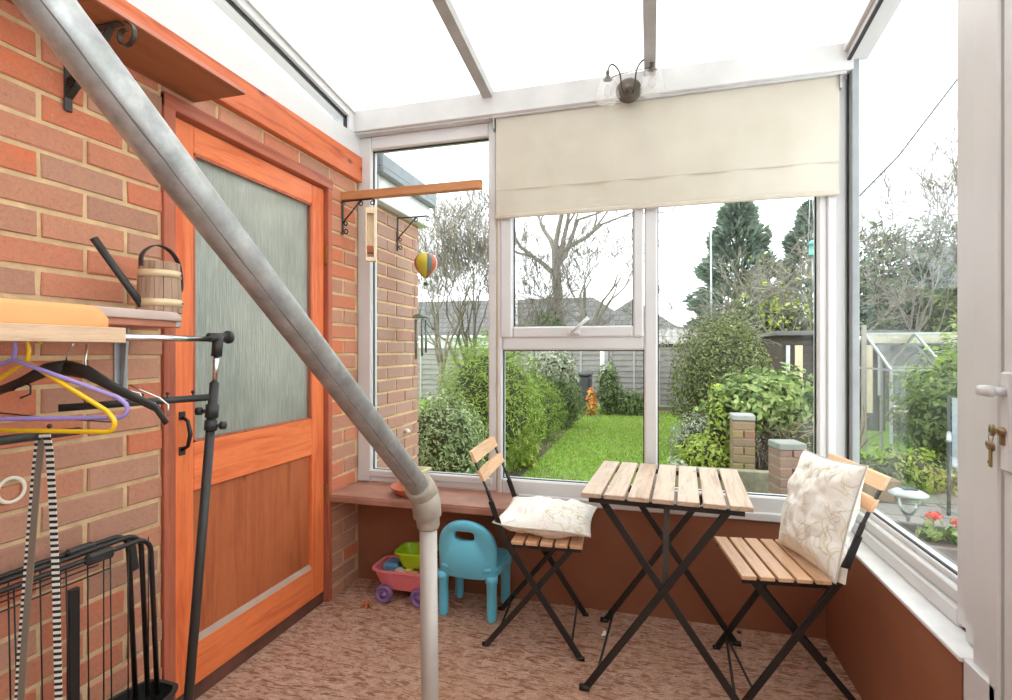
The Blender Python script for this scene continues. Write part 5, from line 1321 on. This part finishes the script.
# shed with hanging lantern
sh_ = thing('garden_shed', 'dark brown boarded shed with flat roof above the vine', 'shed', (2.85, 10.2, GZ))
m_ = MB()
for k in range(14): m_.add([(-.62, -.03, k*.12), (1.3, -.03, k*.12), (1.3, -.005, k*.12+.125), (-.62, -.005, k*.12+.125)], [(0, 1, 2, 3)])
m_.box(-.60, 1.3, 0, 1.5, 0, 1.65)
m_.build('boarded_wall', SHEDW, sh_)
MB().box(-.75, 1.4, -.18, 1.6, 1.62, 1.70, ch=.01).build('roof', plain('grey_roof_felt', (.17, .16, .15, 1), .9), sh_)
MB().box(-.16, 1.3, -.20, -.18, 1.52, 1.60).build('fascia_rail', WHITEROOF, sh_)
MB().box(-.42, -.30, -.06, -.03, .3, 1.45).build('pale_board', PALEWOOD, sh_)
MB().box(-.56, -.50, -.06, -.03, .6, 1.45).build('door_post', WHITEROOF, sh_)
bf = thing('hanging_lantern', 'yellow-backed wire lantern hanging on the dark shed wall', 'lantern', (2.86, 9.95, 1.02))
MB().box(-.10, .06, -.01, .0, .10, .34, M=Matrix.Rotation(R(12), 4, 'Y')).build('backboard', TOYYEL, bf)
MB().tube([(-.12, -.03, 0), (0, -.03, .12), (.12, -.03, 0)], .008, 5, closed=False).tube([(-.13, -.03, 0), (.13, -.03, 0), (.10, -.03, -.06), (-.10, -.03, -.06)], .010, 5, closed=True).build('wire_basket', ALU, bf)
fd = thing('bird_feeder', 'green bird feeder hanging on chains near the top of the right pane', 'bird feeder', (1.79, 6.73, 2.30))
MB().lathe([(.05, 0), (.055, .005), (.055, .012), (.035, .014), (.035, .12), (.06, .13), (.02, .17), (.003, .18)], 18).build('feeder_body', plain('sea_green_plastic', (.14, .42, .34, 1), .4), fd)
for s in (-1, 1): MB().tube([(s*.04, 0, .14), (-.02+s*.10*0, 0, .9)], .004, 5).build('chain', ALU, fd)
MB().tube([(0, 0, 0), (0, 0, -.38)], .006, 6).build('hanging_rod', ALU, fd)

# right hand window: greenhouse, shrubs, chair, solar lamp, planter
gh = thing('greenhouse', 'aluminium framed glass greenhouse in the right-hand window', 'greenhouse', (3.02, 8.0, GZ))
ez, rz_ = 1.10, 1.60; gy, ry, by = -.1, .75, 1.6; LX = 2.6
fr = MB()
for x in (0, .62, 1.24, 1.86, 2.5):
    for a, b in (((x, gy, 0), (x, gy, ez)), ((x, gy, ez), (x, ry, rz_)), ((x, ry, rz_), (x, by, ez)), ((x, by, 0), (x, by, ez))): fr.bar(a, b, .03, .03, (1, 0, 0))
for y, z in ((gy, ez), (ry, rz_), (by, ez), (gy, .02), (by, .02), (gy, .6)): fr.box(0, 2.5, y-.015, y+.015, z-.015, z+.015)
for y in (.2, ry, 1.2): fr.bar((0, y, 0), (0, y, ez+(rz_-ez)*(1-abs(y-ry)/.85)), .03, .03, (1, 0, 0))
fr.box(-.01, .01, gy, by, ez-.015, ez+.015)
fr.build('glazing_frame', ALU, gh)
g_ = MB()
for a, b, za, zb in ((gy, gy+.006, 0, ez), (by, by+.006, 0, ez)): g_.box(0, 2.5, a, b, za, zb)
g_.add([(0, gy, ez), (2.5, gy, ez), (2.5, ry, rz_), (0, ry, rz_)], [(0, 1, 2, 3)]).add([(0, by, ez), (2.5, by, ez), (2.5, ry, rz_), (0, ry, rz_)], [(3, 2, 1, 0)]).add([(0, gy, 0), (0, by, 0), (0, by, ez), (0, ry, rz_), (0, gy, ez)], [(0, 1, 2, 3, 4)])
g_.build('glass', GLASS_G, gh)
MB().box(.2, 2.3, .9, 1.5, .45, .50).box(.2, .25, .9, 1.5, 0, .45).build('staging_shelf', PALEWOOD, gh)
tag(MB().box(-.025, .025, -.025, .025, 0, 1.7, ch=.004).build('wooden_post', plain('weathered_post_timber', (.34, .31, .26, 1), .9), None, loc=(2.78, 8.1, GZ)), 'pale wooden post left of the greenhouse', 'post')
shrub('garden_shrub', 'tall light green shrub in front of the greenhouse', 'shrub', (2.92, 6.25, .50), (.52, .45, .62), 4200, .036, LIVE['mid'], 71, fill=.6, lump=.35)
shrub('garden_shrub', 'fresh green leafy shrub right of the tall one, behind the grey garden chair', 'shrub', (3.25, 6.5, .80), (.55, .4, .60), 3000, .045, LIVE['light'], 72, fill=.6, lump=.35)
shrub('garden_shrub', 'low yellowish shrub at the edge of the paving', 'shrub', (2.50, 6.0, .0), (.42, .3, .26), 2000, .03, LIVE['yellow'], 73, fill=.6, lump=.3)
shrub('ground_cover', 'mossy ground cover beside the greenhouse base', 'shrub', (1.95, 6.0, -.02), (.55, .5, .16), 1800, .028, LIVE['olive'], 75, lump=.2)
ch = thing('garden_chair', 'grey sling garden chair on the patio in the right-hand window', 'chair', (2.68, 5.15, GZ), R(-25))
MB().box(-.25, .25, -.22, .24, .40, .42, ch=.004).build('seat', GREYFAB, ch)
b_ = MB(); b_.bar((0, .22, .40), (0, .34, .92), .50, .02, (0, -.97, .2)); 
b_ = MB().add([(-.25, .22, .42), (.25, .22, .42), (.25, .34, .93), (-.25, .34, .93), (-.25, .24, .42), (.25, .24, .42), (.25, .36, .93), (-.25, .36, .93)], [(0, 1, 2, 3), (7, 6, 5, 4), (0, 4, 5, 1), (3, 2, 6, 7), (0, 3, 7, 4), (1, 5, 6, 2)]); b_.build('backrest', GREYFAB, ch)
for sx in (-.27, .27):
    MB().tube([(sx, -.24, 0), (sx, -.22, .62)], .014, 8).build('leg', DARKP, ch)
    MB().tube([(sx, .38, 0), (sx, .22, .40), (sx, .36, .95)], .014, 8).build('leg', DARKP, ch)
    MB().tube([(sx, -.26, .62), (sx, .0, .64), (sx, .28, .62)], .018, 8).build('armrest', ALU, ch)
sl = thing('solar_lamp', 'round white solar lamp with glass cup standing on the patio edge', 'lamp', (1.39, 3.42, GZ)); sl.scale = (.78, .78, .98)
MB().lathe([(.05, 0), (.05, .02), (.013, .03), (.013, .42), (.03, .44)], 16).build('stem', ALU, sl)
MB().lathe([(.03, .44), (.05, .465), (.088, .545)], 24).build('glass_cup', GLASS_G, sl)
MB().lathe([(.075, .545), (.118, .550), (.120, .562), (.085, .580), (.04, .590), (.001, .592)], 32).build('lamp_cap', ALU, sl)
MB().box(-.045, .045, -.045, .045, .588, .594).build('solar_panel', plain('dark_solar_cell', (.06, .08, .12, 1), .2), sl)
pb = thing('planter_trough', 'dark timber planter trough against the outside of the right window', 'planter', (1.40, 3.02, GZ), R(-8))
m_ = MB()
for k in range(3): m_.box(-.42, .42, -.20, -.17, .02+k*.145, .155+k*.145, ch=.004).box(-.42, .42, .17, .20, .02+k*.145, .155+k*.145, ch=.004).box(-.42, -.39, -.17, .17, .02+k*.145, .155+k*.145, ch=.004).box(.39, .42, -.17, .17, .02+k*.145, .155+k*.145, ch=.004)
m_.build('board_sides', plain('grey_brown_trough_timber', (.16, .14, .12, 1), .8, var=.2), pb)
MB().box(-.39, .39, -.17, .17, .05, .40).build('compost', SOIL, pb)
for i, (x, y, h_) in enumerate(((1.36, 3.10, .40), (1.47, 3.10, .33), (1.52, 3.00, .28))):
    g = thing('geranium', ('red geranium with tallest flower head in the trough', 'red geranium in the middle of the trough', 'red geranium lowest and rightmost in the trough')[i], 'flower', (x, y, GZ+.40), 0, 'geraniums in the trough')
    MB().tube([(0, 0, 0), (.01, 0, h_*.4-.06)], .004, 6).tube([(0, 0, 0), (.03, .01, .06)], .003, 5).build('stem', LIVE['vine'], g)
    f_ = MB(); leaves(f_, (.0, 0, .03), (.06, .06, .035), 60, .022, 80+i, aspect=.9, flat_z=0); f_.build('foliage', LIVE['vine'], g)
    f_ = MB(); leaves(f_, (.01, 0, h_*.4-.04), (.032, .032, .022), 90, .010, 90+i, aspect=.9, fill=.9, flat_z=0); f_.build('flower_head', LIVE['red'], g)
tag(MB().tube([(2.1, 6.9, 2.75), (2.75, 7.0, 3.45), (3.6, 7.25, 4.6), (4.6, 7.4, 6.0)], .011, 5).build('overhead_cable', DARKP), 'thin overhead cable slanting up across the sky in the right window', 'cable')


# ------------------------------------------------------------------ light and camera
w = bpy.data.worlds.new('overcast'); bpy.context.scene.world = w; w.use_nodes = True
nt = w.node_tree; bg = nt.nodes['Background']; bg.inputs[0].default_value = (.925, .975, 1.0, 1); bg.inputs[1].default_value = 1.0
cam = bpy.data.cameras.new('camera'); co = bpy.data.objects.new('camera', cam); C.objects.link(co)
co.location = (0, 0, 1.2); co.rotation_euler = (R(90), 0, R(15.6)); cam.sensor_width = 36; cam.lens = 520/1012*36; cam.shift_y = 1/1012; cam.clip_start = .02; cam.clip_end = 300
bpy.context.scene.camera = co
vs_ = bpy.context.scene.view_settings; vs_.view_transform = 'Standard'; vs_.look = 'None'; vs_.gamma = 1; vs_.use_curve_mapping = False; vs_.exposure = 1.86
cy = bpy.context.scene.cycles
cy.max_bounces = 10; cy.diffuse_bounces = 5; cy.transparent_max_bounces = 24; cy.transmission_bounces = 8
